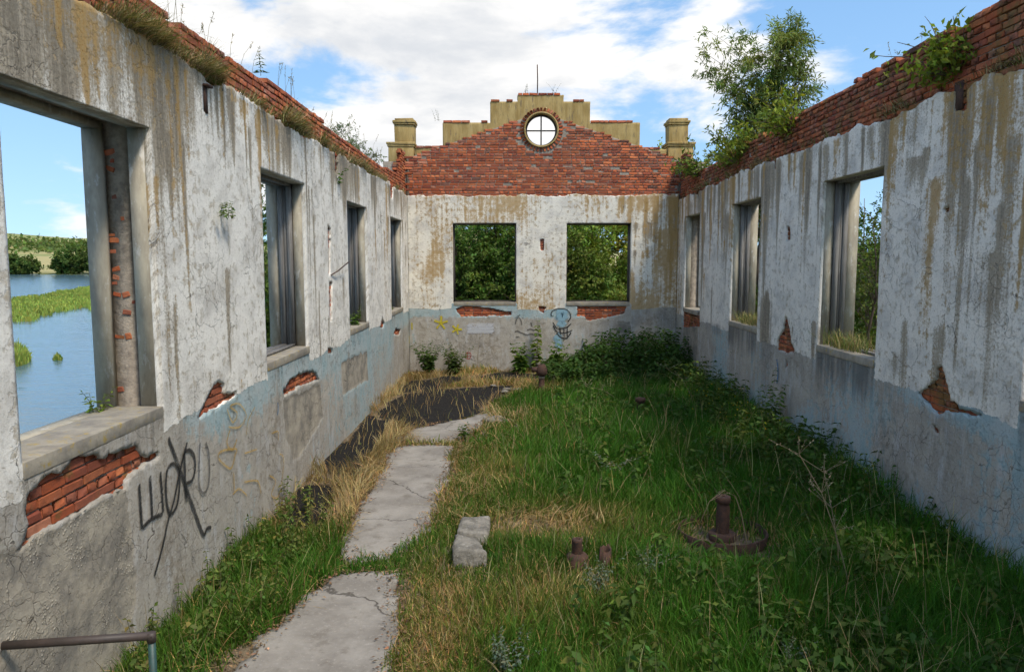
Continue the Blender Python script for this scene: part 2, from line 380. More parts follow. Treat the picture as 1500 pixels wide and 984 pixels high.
def spray(name, c, op=.9):
    t = NT(name); e = t.attr('edge', 'f'); p = t.pos()
    a = t.mr(t.math('ADD', e, t.math('MULTIPLY', t.math('SUBTRACT', t.noise(p, 45, 4, .7), .5), .9)), .12, .75, 0, op)
    a = t.math('MULTIPLY', a, t.mr(t.noise(p, 7, 6, .7), .28, .46, .35, 1))
    t.set('Base Color', c); t.set('Alpha', a); t.set('Roughness', .8)
    return t.m
M['sp_black'] = spray('spray_black', (.022, .022, .022)); M['sp_grey'] = spray('spray_grey', (.05, .05, .05), .6)
M['sp_yellow'] = spray('spray_yellow', (.55, .45, .03)); M['sp_orange'] = spray('spray_orange', (.52, .33, .07), .55)
M['sp_blue'] = spray('spray_blue', (.28, .46, .55), .75); M['sp_red'] = spray('spray_red', (.45, .06, .06), .8)
M['sp_blue2'] = spray('spray_deep_blue', (.10, .25, .45), .6); M['sp_white'] = spray('spray_white', (.66, .67, .69), .6)

# ------------------------------------------------------------------ terrain, water
WZ = -5.0
def land(x, y):
    """signed metres from the water line, positive on land"""
    x = np.asarray(x, float); y = np.asarray(y, float)
    near = x+np.where(y < 21, 4.6, 4.6+np.clip((y-21)*.9, 0, 9)+np.clip(y-31, 0, None)*.37)
    wob = (fbm(x*.05, y*.05, 5)-.5)*6
    far = (y-455-(x+270)*-.10)+wob*3
    farl = -(x+470)-(y-300)*.2
    return np.maximum(np.maximum(near+wob*sstep(24, 40, y), far), farl)
def height(x, y):
    d = land(x, y)
    n = (fbm(x*.03, y*.03, 9)-.5)
    h = np.where(d > 0, WZ-.3+sstep(0, 4.5, d)*4.75, WZ-.3-np.clip(-d*.3, 0, 2.5))
    nearland = (y < 200) & (x > -80)
    h = np.where((~nearland) & (d > 0), WZ-.2+np.clip(d, 0, 20)*.06, h)
    farh = np.clip((y-480)/560, 0, 1)
    hill = farh**1.15*(36+14*fbm(x*.004, y*.004, 3)+9*np.sin(x*.006+1.0))
    bx = sstep(60, -60, x)*.6+.4
    return h+np.where(y > 480, hill*bx, 0)+n*np.where(d > 1, .35, .0)*sstep(24, 40, np.hypot(x, y-10))
def graded(lo, hi, near, far):
    a = [0.0]; s = near
    while a[-1] < hi: a.append(a[-1]+s); s = min(s*1.07, far)
    b = [0.0]; s = near
    while b[-1] > lo: b.append(b[-1]-s); s = min(s*1.07, far)
    return np.array(sorted(set(a+b)))
def sheet(xs, ys, zf):
    X, Y = np.meshgrid(xs, ys); V = np.stack([X, Y, zf(X, Y)], -1).reshape(-1, 3)
    nx = len(xs); i, j = np.meshgrid(np.arange(nx-1), np.arange(len(ys)-1)); a = (j*nx+i).ravel()
    return V, np.stack([a, a+1, a+1+nx, a+nx], 1)
t = NT('ground'); p = t.pos()
nl = t.noise(p, .012, 5, .6); nm = t.noise(p, .35, 6, .65); nf = t.noise(p, 6, 5, .7)
c = t.mix(t.mr(nm, .35, .65), (.07, .10, .025), (.13, .14, .045))
sp_ = t.nd('ShaderNodeSeparateXYZ'); t.put(sp_.inputs[0], p)
fieldc = t.mix(t.mr(t.noise(t.mul(p, (.004, .02, .02)), 1, 5, .6), .40, .58), (.22, .25, .08), (.40, .34, .15))
c = t.mix(t.mr(sp_.outputs[1], 470, 500), c, fieldc)
t.set('Base Color', c); t.set('Normal', t.bump(nf, .5, .05)); M['ground'] = t.m
V, Q = sheet(graded(-2600, 2600, 1.1, 90)-3, graded(-600, 4200, 1.1, 70)+12, height)
# keep the outdoor ground clear of the room's own floor
inside = (V[:, 0] > -3.6) & (V[:, 0] < 5.4) & (V[:, 1] < 22.3)
V[inside, 2] = np.minimum(V[inside, 2], -.6)
tag(mk('ground', V, [Q], M['ground'], smooth=True), 'grassy river bank and far hay slopes around the ruin', kind='structure')
t = NT('water'); p = t.pos()
r1 = t.noise(t.mul(p, (.35, .9, 1)), 1.3, 5, .6, .3); r2 = t.noise(t.mul(p, (.5, 1.2, 1)), .22, 3, .5)
t.set('Base Color', (.07, .14, .18)); t.set('Roughness', .13); t.set('Specular IOR Level', .5); t.set('IOR', 1.33)
t.set('Normal', t.bump(t.math('ADD', t.math('MULTIPLY', r1, .5), r2), .32, .30)); M['water'] = t.m
xs = graded(-1500, 300, 6, 120)-20; ys = graded(-500, 900, 6, 80)+10
V, Q = sheet(xs, ys, lambda X, Y: X*0+WZ)
tag(mk('river', V, [Q], M['water']), 'calm blue rippled river outside the wall', kind='structure')

# floor of the room
XL, XR, YB = -3.1, 4.83, 21.7
def inpoly(x, y, P):
    P = np.asarray(P, float); r = np.zeros(np.shape(x), bool); n = len(P)
    for i in range(n):
        a, b = P[i], P[(i+1) % n]
        k = ((a[1] > y) != (b[1] > y)) & (x < (b[0]-a[0])*(y-a[1])/((b[1]-a[1]) if b[1] != a[1] else 1e-9)+a[0])
        r ^= k
    return r
def psd(x, y, P):
    """signed distance to a polygon, positive inside"""
    P = np.asarray(P, float)[:, :2]; d = np.full(np.shape(x), 1e9); n = len(P)
    for i in range(n):
        a, b = P[i], P[(i+1) % n]; e = b-a; q = e@e+1e-12
        t_ = np.clip(((x-a[0])*e[0]+(y-a[1])*e[1])/q, 0, 1)
        d = np.minimum(d, np.hypot(x-a[0]-t_*e[0], y-a[1]-t_*e[1]))
    return np.where(inpoly(x, y, P), d, -d)
def fpoly(pts): return [tuple(onz(*q)[:2]) for q in pts]
SL1 = [(-2.5, 4.2), (-2.23, 5.55), (-2.05, 6.5), (-1.9, 7.25), (-1.55, 7.36), (-1.22, 7.28), (-1.06, 6.5), (-.95, 5.5), (-.9, 4.2)]
SL2 = fpoly([(512, 824), (503, 800), (520, 752), (540, 720), (562, 690), (570, 668), (588, 655), (625, 653), (664, 655), (660, 690), (648, 720), (636, 752), (622, 780), (598, 806), (565, 820)])
SL3 = fpoly([(588, 643), (596, 634), (640, 622), (690, 612), (716, 606), (716, 618), (690, 632), (664, 646), (630, 650)])
BURN = [fpoly([(575, 590), (600, 575), (640, 570), (700, 566), (745, 566), (738, 578), (700, 592), (690, 606), (640, 618), (600, 625), (575, 622), (560, 605)]),
        fpoly([(585, 570), (610, 558), (660, 550), (675, 553), (660, 562), (620, 570), (590, 574)]),
        fpoly([(690, 553), (740, 546), (790, 548), (780, 556), (730, 556)]),
        fpoly([(440, 745), (455, 715), (470, 715), (468, 740), (455, 765), (440, 765)]),
        fpoly([(480, 680), (520, 640), (545, 610), (560, 620), (540, 655), (510, 690), (490, 695)])]
fpw = lambda x, y, s=3., a=.25, sd=0: (fbm(x*s, y*s, sd)-.5)*a*2
def slabd(x, y):
    return np.maximum.reduce([psd(x, y, P) for P in (SL1, SL2, SL3)])
def burnd(x, y):
    return np.maximum.reduce([psd(x, y, P) for P in BURN])
t = NT('floor_soil'); p = t.pos()
n1 = t.noise(p, 3, 7, .7); n2 = t.noise(p, 24, 6, .7); chips = t.vor(p, 30)
c = t.mix(t.mr(n1, .35, .65), (.12, .085, .05), (.20, .155, .10))
c = t.mix(t.mr(n2, .5, .68), c, (.28, .22, .14))
c = t.mix(t.math('MULTIPLY', t.mr(chips, .05, .18, 1, 0), t.mr(n1, .45, .6)), c, (.38, .33, .26))
bm_ = t.mr(t.math('ADD', t.attr('burn', 'f'), t.math('MULTIPLY', t.math('SUBTRACT', n1, .5), .9)), .4, .6)
c = t.mix(bm_, c, t.mix(t.mr(n2, .4, .7), (.008, .0075, .007), (.026, .022, .019)))
t.set('Base Color', c); t.set('Normal', t.bump(t.math('ADD', n1, n2), .8, .03)); M['floor'] = t.m
def floorz(x, y):
    return (fbm(x*.9, y*.9, 21)-.5)*.07+(fbm(x*4, y*4, 22)-.5)*.03-.02
xs = np.arange(XL-.03, XR+.1, .07); ys = np.arange(-2, YB+.1, .07)
V, Q = sheet(xs, ys, lambda X, Y: np.where(slabd(X, Y) > -.02, -.07, floorz(X, Y)))
tag(mk('floor', V, [Q], M['floor'], smooth=True, attrs={'burn': sstep(-.30, .02, burnd(V[:, 0], V[:, 1])+fpw(V[:, 0], V[:, 1], 2.2, .2, 3))}),
    'bare soil floor of the ruin with a burnt black patch', kind='structure')

# ------------------------------------------------------------------ masked slabs (plaster skins, cores, path slabs)
def lines(lo, hi, steps, must=()):
    """grid lines from lo to hi that hit every value of must; steps = [(upto, step)]"""
    b = sorted(set([lo, hi]+[m for m in must if lo < m < hi]+[s[0] for s in steps if lo < s[0] < hi])); out = []
    for a, c_ in zip(b[:-1], b[1:]):
        st = next((s for u, s in steps if (a+c_)/2 < u), steps[-1][1])
        n = max(1, int(round((c_-a)/st))); out += list(np.linspace(a, c_, n+1)[:-1])
    return np.array(out+[hi])
def skin(us, vs, keep, field, front, backw, mapf, back=False):
    """cells where keep; outline pulled to the zero of field; sides from front depth to backw"""
    U, Vv = np.meshgrid(us, vs, indexing='ij'); nu, nv = U.shape
    k = keep; P = np.stack([U, Vv], -1).copy()
    if field is not None:
        fv = field(U, Vv)
        gu = np.gradient(fv, axis=0)/np.maximum(np.gradient(U, axis=0), 1e-6); gv = np.gradient(fv, axis=1)/np.maximum(np.gradient(Vv, axis=1), 1e-6)
        cnt = np.zeros((nu, nv)); cnt[:-1, :-1] += k; cnt[1:, :-1] += k; cnt[:-1, 1:] += k; cnt[1:, 1:] += k
        bd = (cnt > 0) & (cnt < 4) & (np.abs(fv) < .06)
        g2 = gu**2+gv**2+.05
        lim = .6*np.minimum(np.gradient(U, axis=0), np.gradient(Vv, axis=1))
        du = np.clip(-fv*gu/g2, -lim, lim); dv = np.clip(-fv*gv/g2, -lim, lim)
        P[..., 0] += np.where(bd, du, 0); P[..., 1] += np.where(bd, dv, 0)
    fw = front(U, Vv) if callable(front) else np.full(U.shape, front)
    idx = np.arange(nu*nv).reshape(nu, nv)
    a = idx[:-1, :-1][k]; b = idx[1:, :-1][k]; c_ = idx[1:, 1:][k]; d = idx[:-1, 1:][k]
    quads = [np.stack([a, b, c_, d], 1)]
    N0 = nu*nv
    kp = np.zeros((nu+1, nv+1), bool); kp[1:-1, 1:-1] = k
    def side(m, i0, i1): return np.stack([i0[m], i1[m], i1[m]+N0, i0[m]+N0], 1)
    e = kp[1:, 1:-1] & ~kp[:-1, 1:-1]; quads.append(side(e, idx[:, :-1], idx[:, 1:]))
    e = kp[:-1, 1:-1] & ~kp[1:, 1:-1]; quads.append(side(e, idx[:, 1:], idx[:, :-1]))
    e = kp[1:-1, 1:] & ~kp[1:-1, :-1]; quads.append(side(e, idx[1:, :], idx[:-1, :]))
    e = kp[1:-1, :-1] & ~kp[1:-1, 1:]; quads.append(side(e, idx[:-1, :], idx[1:, :]))
    if back: quads.append(np.stack([a, d, c_, b], 1)+N0)
    q = np.concatenate(quads)
    UV = np.concatenate([P.reshape(-1, 2)]*2); UVt = UV.copy(); UVt[N0:] += .07; W = np.concatenate([fw.ravel(), np.full(N0, backw)])
    used = np.unique(q); re = np.full(2*N0, -1); re[used] = np.arange(len(used))
    return mapf(UV[used, 0], UV[used, 1], W[used]), re[q], UVt[used]
def cells(us, vs): return np.meshgrid((us[:-1]+us[1:])/2, (vs[:-1]+vs[1:])/2, indexing='ij')

mapL = lambda u, v, w_: np.stack([XL-w_, u, v], -1)
mapR = lambda u, v, w_: np.stack([XR+w_, u, v], -1)
mapB = lambda u, v, w_: np.stack([u, YB+w_, v], -1)
pxL = lambda P: [tuple(onx(a, b, XL)[1:]) for a, b in P]
pxR = lambda P: [tuple(onx(a, b, XR)[1:]) for a, b in P]
pxB = lambda P: [tuple(ony(a, b, YB)[[0, 2]]) for a, b in P]
z6 = lambda P: [(a/4.28, 640+b/4.28) for a, b in P]

# path slabs
for P, lab in ((SL1, 'grey concrete path slab with a cracked corner, beside the green railing post'), (SL2, 'long grey concrete path slab between dry straw and green grass'), (SL3, 'far grey concrete path slab edging the burnt ground')):
    A_ = np.array(P); us = np.arange(A_[:, 0].min()-.1, A_[:, 0].max()+.15, .045); vs = np.arange(A_[:, 1].min()-.1, A_[:, 1].max()+.15, .045)
    fld = lambda U, V_, P=P: psd(U, V_, P)+(fbm(U*5, V_*5, 31)-.5)*.26
    Uc, Vc = cells(us, vs)
    Vx, q, _ = skin(us, vs, fld(Uc, Vc) > 0, fld, lambda U, V_: .032+(fbm(U*2, V_*2, 33)-.5)*.02, -.06, lambda u, v, w_: np.stack([u, v, w_], -1))
    tag(mk('path_slab', Vx, [q], M['concrete']), lab, kind='structure')

# ------------------------------------------------------------------ bricks
def brick_mesh(L_, H_, D_, mat, seed):
    """chamfered brick, front at -D/2 on the second axis, centred"""
    r = np.random.default_rng(seed); c = .0035
    V = []; a = np.array([L_/2, D_/2, H_/2])
    for sx in (-1, 1):
        for sy in (-1, 1):
            for sz in (-1, 1):
                j = r.uniform(-.002, .002, 3); k = c*r.uniform(.6, 2.0) if r.random() < .85 else c*4
                b = np.array([sx, sy, sz])*a+j
                for ax in range(3):
                    o = np.array([sx, sy, sz])*k; o[ax] = 0; V.append(b-o)
    V = np.array(V); vi = lambda sx, sy, sz, ax: ((sx*2+sy)*2+sz)*3+ax
    Q = []; T = []
    for ax in range(3):
        o = [i for i in range(3) if i != ax]
        for s in (0, 1):
            f = []
            for p_ in ((0, 0), (1, 0), (1, 1), (0, 1)):
                k = [0, 0, 0]; k[ax] = s; k[o[0]] = p_[0]; k[o[1]] = p_[1]; f.append(vi(*k, ax))
            Q.append(f)
    for ax in range(3):
        o = [i for i in range(3) if i != ax]
        for p_ in ((0, 0), (1, 0), (1, 1), (0, 1)):
            k0 = [0, 0, 0]; k0[o[0]] = p_[0]; k0[o[1]] = p_[1]; k1 = list(k0); k1[ax] = 1
            Q.append([vi(*k0, o[0]), vi(*k1, o[0]), vi(*k1, o[1]), vi(*k0, o[1])])
    for sx in (0, 1):
        for sy in (0, 1):
            for sz in (0, 1): T.append([vi(sx, sy, sz, 0), vi(sx, sy, sz, 1), vi(sx, sy, sz, 2)])
    return V, Q, T
BV = {}
def brick_data(L_, mat):
    k = (round(L_, 2), mat)
    if k not in BV:
        out = []
        for s in range(6):
            V, Q, T = brick_mesh(L_, .065, .12, mat, int(L_*1000)+s)
            me = bpy.data.meshes.new('brick'); me.from_pydata(V.tolist(), [], Q+T); me.materials.append(M[mat])
            b_ = me.copy() if False else me; out.append((me, V, Q, T))
        BV[k] = out
    return BV[k]
def place_bricks(lst, mat, parent, mapf, axis, n_max=300):
    """lst of (u, v, w_front, length, tilt); the largest n_max become single objects, the rest one part"""
    def size(b):
        p_ = mapf(np.array(b[0]), np.array(b[1]), np.array(b[2])); return -b[3]/np.linalg.norm(p_-np.array((0, 0, EZ)))
    lst = sorted(lst, key=size)
    rest = [[], [], [], []]; n = 0
    for i, (u, v, w_, L_, tl) in enumerate(lst):
        ds = brick_data(L_, mat); me, V, Q, T = ds[random.randrange(6)]
        c_ = Vector(mapf(np.array(u), np.array(v), np.array(w_+.06)).tolist())
        if axis == 'x': rot = Matrix.Rotation(R(90), 4, 'Z')
        else: rot = Matrix.Identity(4)
        if random.random() < .5: rot = rot @ Matrix.Rotation(R(180), 4, 'Z')
        rot = Matrix.Rotation(tl, 4, 'X' if axis == 'x' else 'Y') @ rot @ Matrix.Rotation(random.gauss(0, .007), 4, 'Z') @ Matrix.Rotation(random.gauss(0, .006), 4, 'Y')
        if i < n_max:
            o = bpy.data.objects.new('brick', me); o.location = c_; o.rotation_euler = rot.to_euler(); link(o, parent)
        else:
            A_ = np.array(rot.to_3x3()); W_ = V@A_.T+np.array(c_); rest[0].append(W_)
            rest[1] += [[a+n for a in q] for q in Q]; rest[2] += [[a+n for a in q] for q in T]; rest[3].append(np.full(len(V), random.random())); n += len(V)
    if rest[0]:
        o = mk('brickwork', np.concatenate(rest[0]), [np.array(rest[1]), np.array(rest[2])], M[mat], parent, attrs={'rnd': np.concatenate(rest[3])})
        o['kind'] = 'stuff'
CH = .077
def courses(u0, u1, v0, v1, w_, ok, seed=0, jit=.006, phase=0):
    out = []; r = random.Random(seed); v = v0; k = 0
    while v+.03 < v1:
        u = u0-(.19 if k % 2 else .06)-r.uniform(0, .05); hd = (k % 2 == 1)
        while u < u1:
            L_ = (.12 if r.random() < .88 else .25) if hd else (.25 if r.random() < .88 else .12)
            uc = u+L_/2
            if uc > u0 and uc < u1 and ok(uc, v+.033, L_):
                ww = w_(uc, v) if callable(w_) else w_
                if r.random() > .004: out.append((uc, v+.033+r.gauss(0, .0012), ww+r.gauss(0, jit*.6)+(r.random() < .03)*.012, L_, r.gauss(0, .005)))
            u += L_+.012
        v += CH; k += 1
    return out

# ------------------------------------------------------------------ a plastered wall
def ring(mb, mapf, o, e, w0, w1):
    """rectangular ring between opening o and o grown by e, depth w0..w1 (four solid sides, butted)"""
    u0, u1, v0, v1 = o
    for (a, b, c_, d) in ((u0-e, u0, v0-e, v1+e), (u1, u1+e, v0-e, v1+e), (u0, u1, v0-e, v0), (u0, u1, v1, v1+e)):
        p_ = np.array([mapf(np.array(x), np.array(y), np.array(z_)) for z_ in (w0, w1) for y in (c_, d) for x in (a, b)])
        mb.add(p_, [(0, 2, 3, 1), (4, 5, 7, 6), (0, 1, 5, 4), (2, 6, 7, 3), (0, 4, 6, 2), (1, 3, 7, 5)])
def ubox(mb, mapf, u0, u1, v0, v1, w0, w1, jit=0):
    p_ = np.array([mapf(np.array(x), np.array(y), np.array(z_)) for z_ in (w0, w1) for y in (v0, v1) for x in (u0, u1)])
    if jit: p_ = p_+RNG.uniform(-jit, jit, p_.shape)
    mb.add(p_, [(0, 2, 3, 1), (4, 5, 7, 6), (0, 1, 5, 4), (2, 6, 7, 3), (0, 4, 6, 2), (1, 3, 7, 5)])
T_W = .57
def plastered(parent, mapf, mat, brmat, axis, urange, usteps, top, openings, holes, patches, paint, core_top, seed, frames):
    u0, u1 = urange
    must_u = [x for o in openings for x in o[:2]]; must_v = [x for o in openings for x in o[2:]]
    us = lines(u0, u1, usteps, must_u); vs = lines(0-.3, 5.45, [(9, .03)], must_v)
    HB = [(np.array(h), np.min(np.array(h), 0)-.2, np.max(np.array(h), 0)+.2) for h in holes]
    def field(U, V_):
        f = top(U)+(fbm(U*2.2, V_*0+3, seed, 3)-.5)*.16+(fbm(U*11, V_*11, seed+1, 2)-.5)*.07-V_
        for h, lo, hi in HB:
            m = (U > lo[0]) & (U < hi[0]) & (V_ > lo[1]) & (V_ < hi[1])
            if m.any():
                sz = min(1, (hi-lo-.4).min()/.25)
                s = psd(U[m], V_[m], h)+(fbm(U[m]*14, V_[m]*14, seed+3, 3)-.5)*.07*sz
                f[m] = np.minimum(f[m], -s)
        return f
    Uc, Vc = cells(us, vs)
    keep = field(Uc, Vc) > 0
    for o in openings: keep &= ~((Uc > o[0]) & (Uc < o[1]) & (Vc > o[2]) & (Vc < o[3]))
    def patch(U, V_):
        s = np.zeros(U.shape)
        for P in patches: s = np.maximum(s, sstep(-.03, .03, psd(U, V_, P)+(fbm(U*6, V_*6, seed+8, 3)-.5)*.12))
        return s
    def front(U, V_):
        pm = patch(U, V_)
        return (fbm(U*.8, V_*.8, seed+5)-.5)*.016+(fbm(U*7, V_*7, seed+6)-.5)*.005+pm*(.014+(fbm(U*16, V_*16, seed+7, 3)-.5)*.014*sstep(.4, .6, fbm(U*2.2, V_*2.2, seed+9)))
    Vx, q, UV = skin(us, vs, keep, field, front, .05, mapf)
    A_, B_ = paint(UV[:, 0], UV[:, 1]); B_[:, 0] = np.maximum(B_[:, 0], patch(UV[:, 0], UV[:, 1]))
    mk('plaster', Vx, [q], M[mat], parent, uv=UV, attrs={'A': A_, 'B': B_})
    # masonry core
    e = .06
    ous = [(o[0]-e, o[1]+e, o[2]-e, o[3]+e) for o in openings]
    cu = np.array(sorted(set([u0-.001, u1]+[x for o in ous for x in o[:2] if u0 < x < u1]+list(np.arange(math.ceil(u0), u1, .5))))); cv = np.array(sorted(set([-.7, 5.03]+[x for o in ous for x in o[2:]])))
    Uc, Vc = cells(cu, cv); kk = np.ones(Uc.shape, bool)
    for o in ous: kk &= ~((Uc > o[0]) & (Uc < o[1]) & (Vc > o[2]) & (Vc < o[3]))
    Vx, q, UV = skin(cu, cv, kk, None, .052, T_W, mapf, back=True)
    mk('masonry', Vx, [q], M['mortar'], parent)
    # reveals, sills, wooden frames
    for o, fr in zip(openings, frames):
        mb = MB(); ring(mb, mapf, o, e-.002, .0505, .19); ring(mb, mapf, o, e-.002, .42, T_W+.012)
        mb.build('window_reveal', M['reveal'], parent)
        mb = MB(); ubox(mb, mapf, o[0]+.004, o[1]-.004, o[2]-.10, o[2]+.012, -.010, .40, .006); sl_ = mb.build('window_sill', M['sill'], parent, bevel=.008)
        if fr:
            fw_ = .075
            u0_, u1_, v0_, v1_ = o
            mats = M['darkwood' if fr == 2 else 'wood']
            holder = None
            for (a, b, c_, d, nm) in ((u0_-.05, u0_+fw_-.04, v0_+.015, v1_-.0, 'frame_post'), (u1_-fw_+.04, u1_+.05, v0_+.015, v1_-.0, 'frame_post'), (u0_+fw_-.038, u1_-fw_+.038, v1_-.035, v1_+.05, 'frame_head'), (u0_+fw_-.038, u1_-fw_+.038, v0_+.013, v0_+.045, 'frame_rail')):
                mb = MB(); ubox(mb, mapf, a, b, c_, d, .20, .275, .003)
                du = .018 if nm == 'frame_post' else 0; dv = 0 if nm == 'frame_post' else .012
                lo = a < (u0_+u1_)/2-.3 and nm == 'frame_post'
                ubox(mb, mapf, a if (lo or not du) else a+du, b-du if lo else b, c_+dv, d-dv, .277, .33, .003)
                ubox(mb, mapf, a, b, c_, d, .332, .405, .003)
                mb.build(nm, mats, parent)
    # bricks showing through the holes
    lst = []
    for h, lo, hi in HB:
        r = lambda u, v, L_, h=h: max(psd(np.array([u-L_/2, u-L_/4, u, u+L_/4, u+L_/2]), np.full(5, v), h).max(), psd(np.array([u, u]), np.array([v-.03, v+.03]), h).max()) > -.05
        r0 = r; r = lambda u, v, L_, r0=r0: r0(u, v, L_) and not any(o[0]-.05 < u+L_/2+.02 and u-L_/2-.02 < o[1]+.05 and o[2]-.10 < v < o[3]+.05 for o in openings)
        lst += courses(lo[0], hi[0], math.floor(lo[1]/CH)*CH, hi[1], .030, r, seed+int(abs(h[0][0])*50), .005)
    return lst

def runs(u, v, seed, n, tops, w0=.03, w1=.14, l0=.3, l1=2.6):
    r = np.random.default_rng(seed); out = np.zeros(len(u)); lo, hi = u.min(), u.max()
    wob = (fbm(v*1.3, u*0, seed)-.5)*.10
    for k in range(n):
        c_ = r.uniform(max(lo, 3), hi); wd = r.uniform(w0, w1)*(1 if r.random() < .8 else 2.2); ln = r.uniform(l0, l1); vt = r.choice(tops) if r.random() < .7 else r.uniform(2, 5)
        m = (np.abs(u-c_) < 3*wd+.1) & (v < vt+.1) & (v > vt-ln)
        if not m.any(): continue
        q = (vt-v[m])/ln; a = np.exp(-(((u[m]-c_+wob[m]*.6)/(wd*(1-.45*np.clip(q, 0, 1))))**2))*sstep(0, .08, q+.02)*(1-np.clip(q, 0, 1))**.7*r.uniform(.4, 1)
        out[m] = np.maximum(out[m], a)
    return out
def quadslot(x, y0, y1, wd=4): return [(x-wd/2, y0), (x+wd/2, y0+2), (x+wd/2-1, y1), (x-wd/2+1, y1-2)]
# ================================================================== left wall
OL = [(4.53, 6.39, 1.96, 4.37), (9.16, 11.06, 1.96, 4.38), (13.86, 15.68, 1.94, 4.37), (18.68, 20.56, 1.95, 4.37)]
wallL = empty('plastered_wall', (XL-.28, 10, 0), 'long pale plastered ruined wall with graffiti and river showing through its windows', 'wall')
HL = [pxL(z6([(175, 345), (260, 280), (310, 240), (380, 215), (470, 120), (515, 100), (560, 115), (600, 105), (650, 140), (700, 105), (800, 70), (870, 45), (880, 90), (940, 130), (985, 100), (1003, 125), (900, 180), (800, 250), (795, 315), (700, 355), (640, 380), (545, 450), (450, 500), (330, 560), (200, 650), (120, 720), (60, 765), (165, 660), (165, 500)])),
      pxL([(290, 612), (300, 590), (308, 572), (318, 558), (328, 562), (331, 575), (340, 574), (357, 572), (345, 580), (325, 592), (312, 600), (300, 608)]),
      pxL([(415, 572), (425, 555), (440, 547), (452, 544), (463, 544), (467, 556), (440, 566), (425, 575), (416, 583)]),
      pxL(quadslot(483, 332, 402, 4)), pxL(quadslot(485, 412, 472, 5)), pxL([(480, 508), (487, 511), (488, 518), (481, 517)]),
      pxL(quadslot(300, 124, 166, 5)), pxL(quadslot(493, 226, 256, 5)), pxL(quadslot(574, 270, 292, 5)), pxL([(557, 480), (560, 464), (563, 474), (562, 480)]),
      pxL([(576, 490), (580, 480), (587, 483), (586, 490)])]
PL = [pxL([(-60, 850), (0, 808), (40, 792), (100, 762), (130, 748), (187, 715), (190, 740), (196, 780), (200, 850), (196, 940), (180, 1010), (-60, 1100)]),
      pxL([(415, 588), (440, 575), (470, 560), (473, 610), (456, 640), (441, 665), (429, 672), (418, 630)]), pxL([(500, 532), (538, 513), (540, 556), (502, 577)])]
def paintL(u, v):
    A_ = np.zeros((len(u), 3)); B_ = np.zeros((len(u), 3))
    A_[:, 0] = sstep(1.84, 1.68, v+(fbm(u*1.3, v*0, 51)-.5)*.10)
    A_[:, 1] = sstep(3.6, 5.1, v)*.55+(fbm(u*.5, v*.2, 52)-.35)*.9+sstep(6.2, 4.0, u)*sstep(2.5, 5, v)*.3+sstep(6.3, 6.7, u)*sstep(7.6, 6.8, u)*.25
    A_[:, 2] = sstep(3.9, 5.2, v)*.30*sstep(9, 5, u)+sstep(4.2, 5.1, v)*.15+(fbm(u*1.6, v*.3, 53)-.5)*1.2
    A_[:, 1] += runs(u, v, 901, 110, (5.15, 5.15, 5.1, 4.4))*.95-.12; A_[:, 2] += runs(u, v, 902, 55, (5.15, 5.1, 4.0), .02, .09)*1.0
    for o in OL:
        A_[:, 1] += .22*np.exp(-((u-o[1]-.12)/.14)**2)*sstep(4.6, 4.2, v)*sstep(1.7, 2.0, v)*.9
        m = sstep(o[0]-.05, o[0]+.05, u)*sstep(o[1]+.05, o[1]-.05, u)
        B_[:, 1] += m*sstep(1.2, 1.9, v)*sstep(2.05, 1.9, v)*.5
        A_[:, 0] = np.maximum(A_[:, 0], m*sstep(2.0, 1.9, v))
    B_[:, 2] = .55*sstep(1.2, 1.7, v)*sstep(6.4, 7.2, u)+(fbm(u*.6, v*.9, 54)-.5)*.8+sstep(11, 14, u)*sstep(20, 17, u)*.35
    return np.clip(A_, 0, 1), np.clip(B_, 0, 1)
lb = plastered(wallL, mapL, 'plL', 'brickL', 'x', (-1.5, YB), [(3, .10), (12, .028), (40, .045)], lambda U: 5.10+.06*sstep(8, 18, U), OL, HL, PL, paintL, 5.05, 100, (0, 1, 1, 1))
def topL(u): return 5.62+.02*math.sin(u*.7)+(.0 if u < 7.25 else -.06 if u < 8.4 else -.02)+(.32 if u > 20.3 else 0)+(.45 if u > 20.85 else 0)+(random.random() < .18)*-.07
lp = courses(-1.5, YB-.02, 5.085, 6.5, lambda u, v: .10-.06*min(1, max(0, (u-19)/2)), lambda u, v, L_: v+.03 < topL(u), 5, .008)
mb = MB(); 
for a in np.arange(-1.5, YB-.1, .3):
    b = min(a+.3, YB-.01); tp = 5.44 if a < 20.2 else (5.7 if a < 20.8 else 6.03); b = YB+.06 if a > YB-.4 else b
    ubox(mb, mapL, a+.0005, b-.0005, 4.99, tp, .122-.06*min(1, max(0, (a-19)/2)), .56, 0)
mb.build('parapet_core', M['mortar'], wallL)
place_bricks(lb+lp, 'brickL', wallL, mapL, 'x')
# crumbs of brick in the empty frame groove of the first window
mb_n = 0
for k in range(18):
    v = random.uniform(2.1, 4.25); u = 6.45+.022+random.uniform(-.004, .004); ww = random.choice((.36, .38, .3, .24, .4))
    me = brick_data(.12, 'brickL')[k % 6][0]; o = bpy.data.objects.new('brick', me)
    o.location = (XL-ww, u+.0, v); s_ = random.uniform(.25, .75); o.scale = (s_, .45, random.uniform(.35, .9)); o.rotation_euler = (random.gauss(0, .05), random.gauss(0, .2), random.gauss(0, .05)); link(o, wallL)

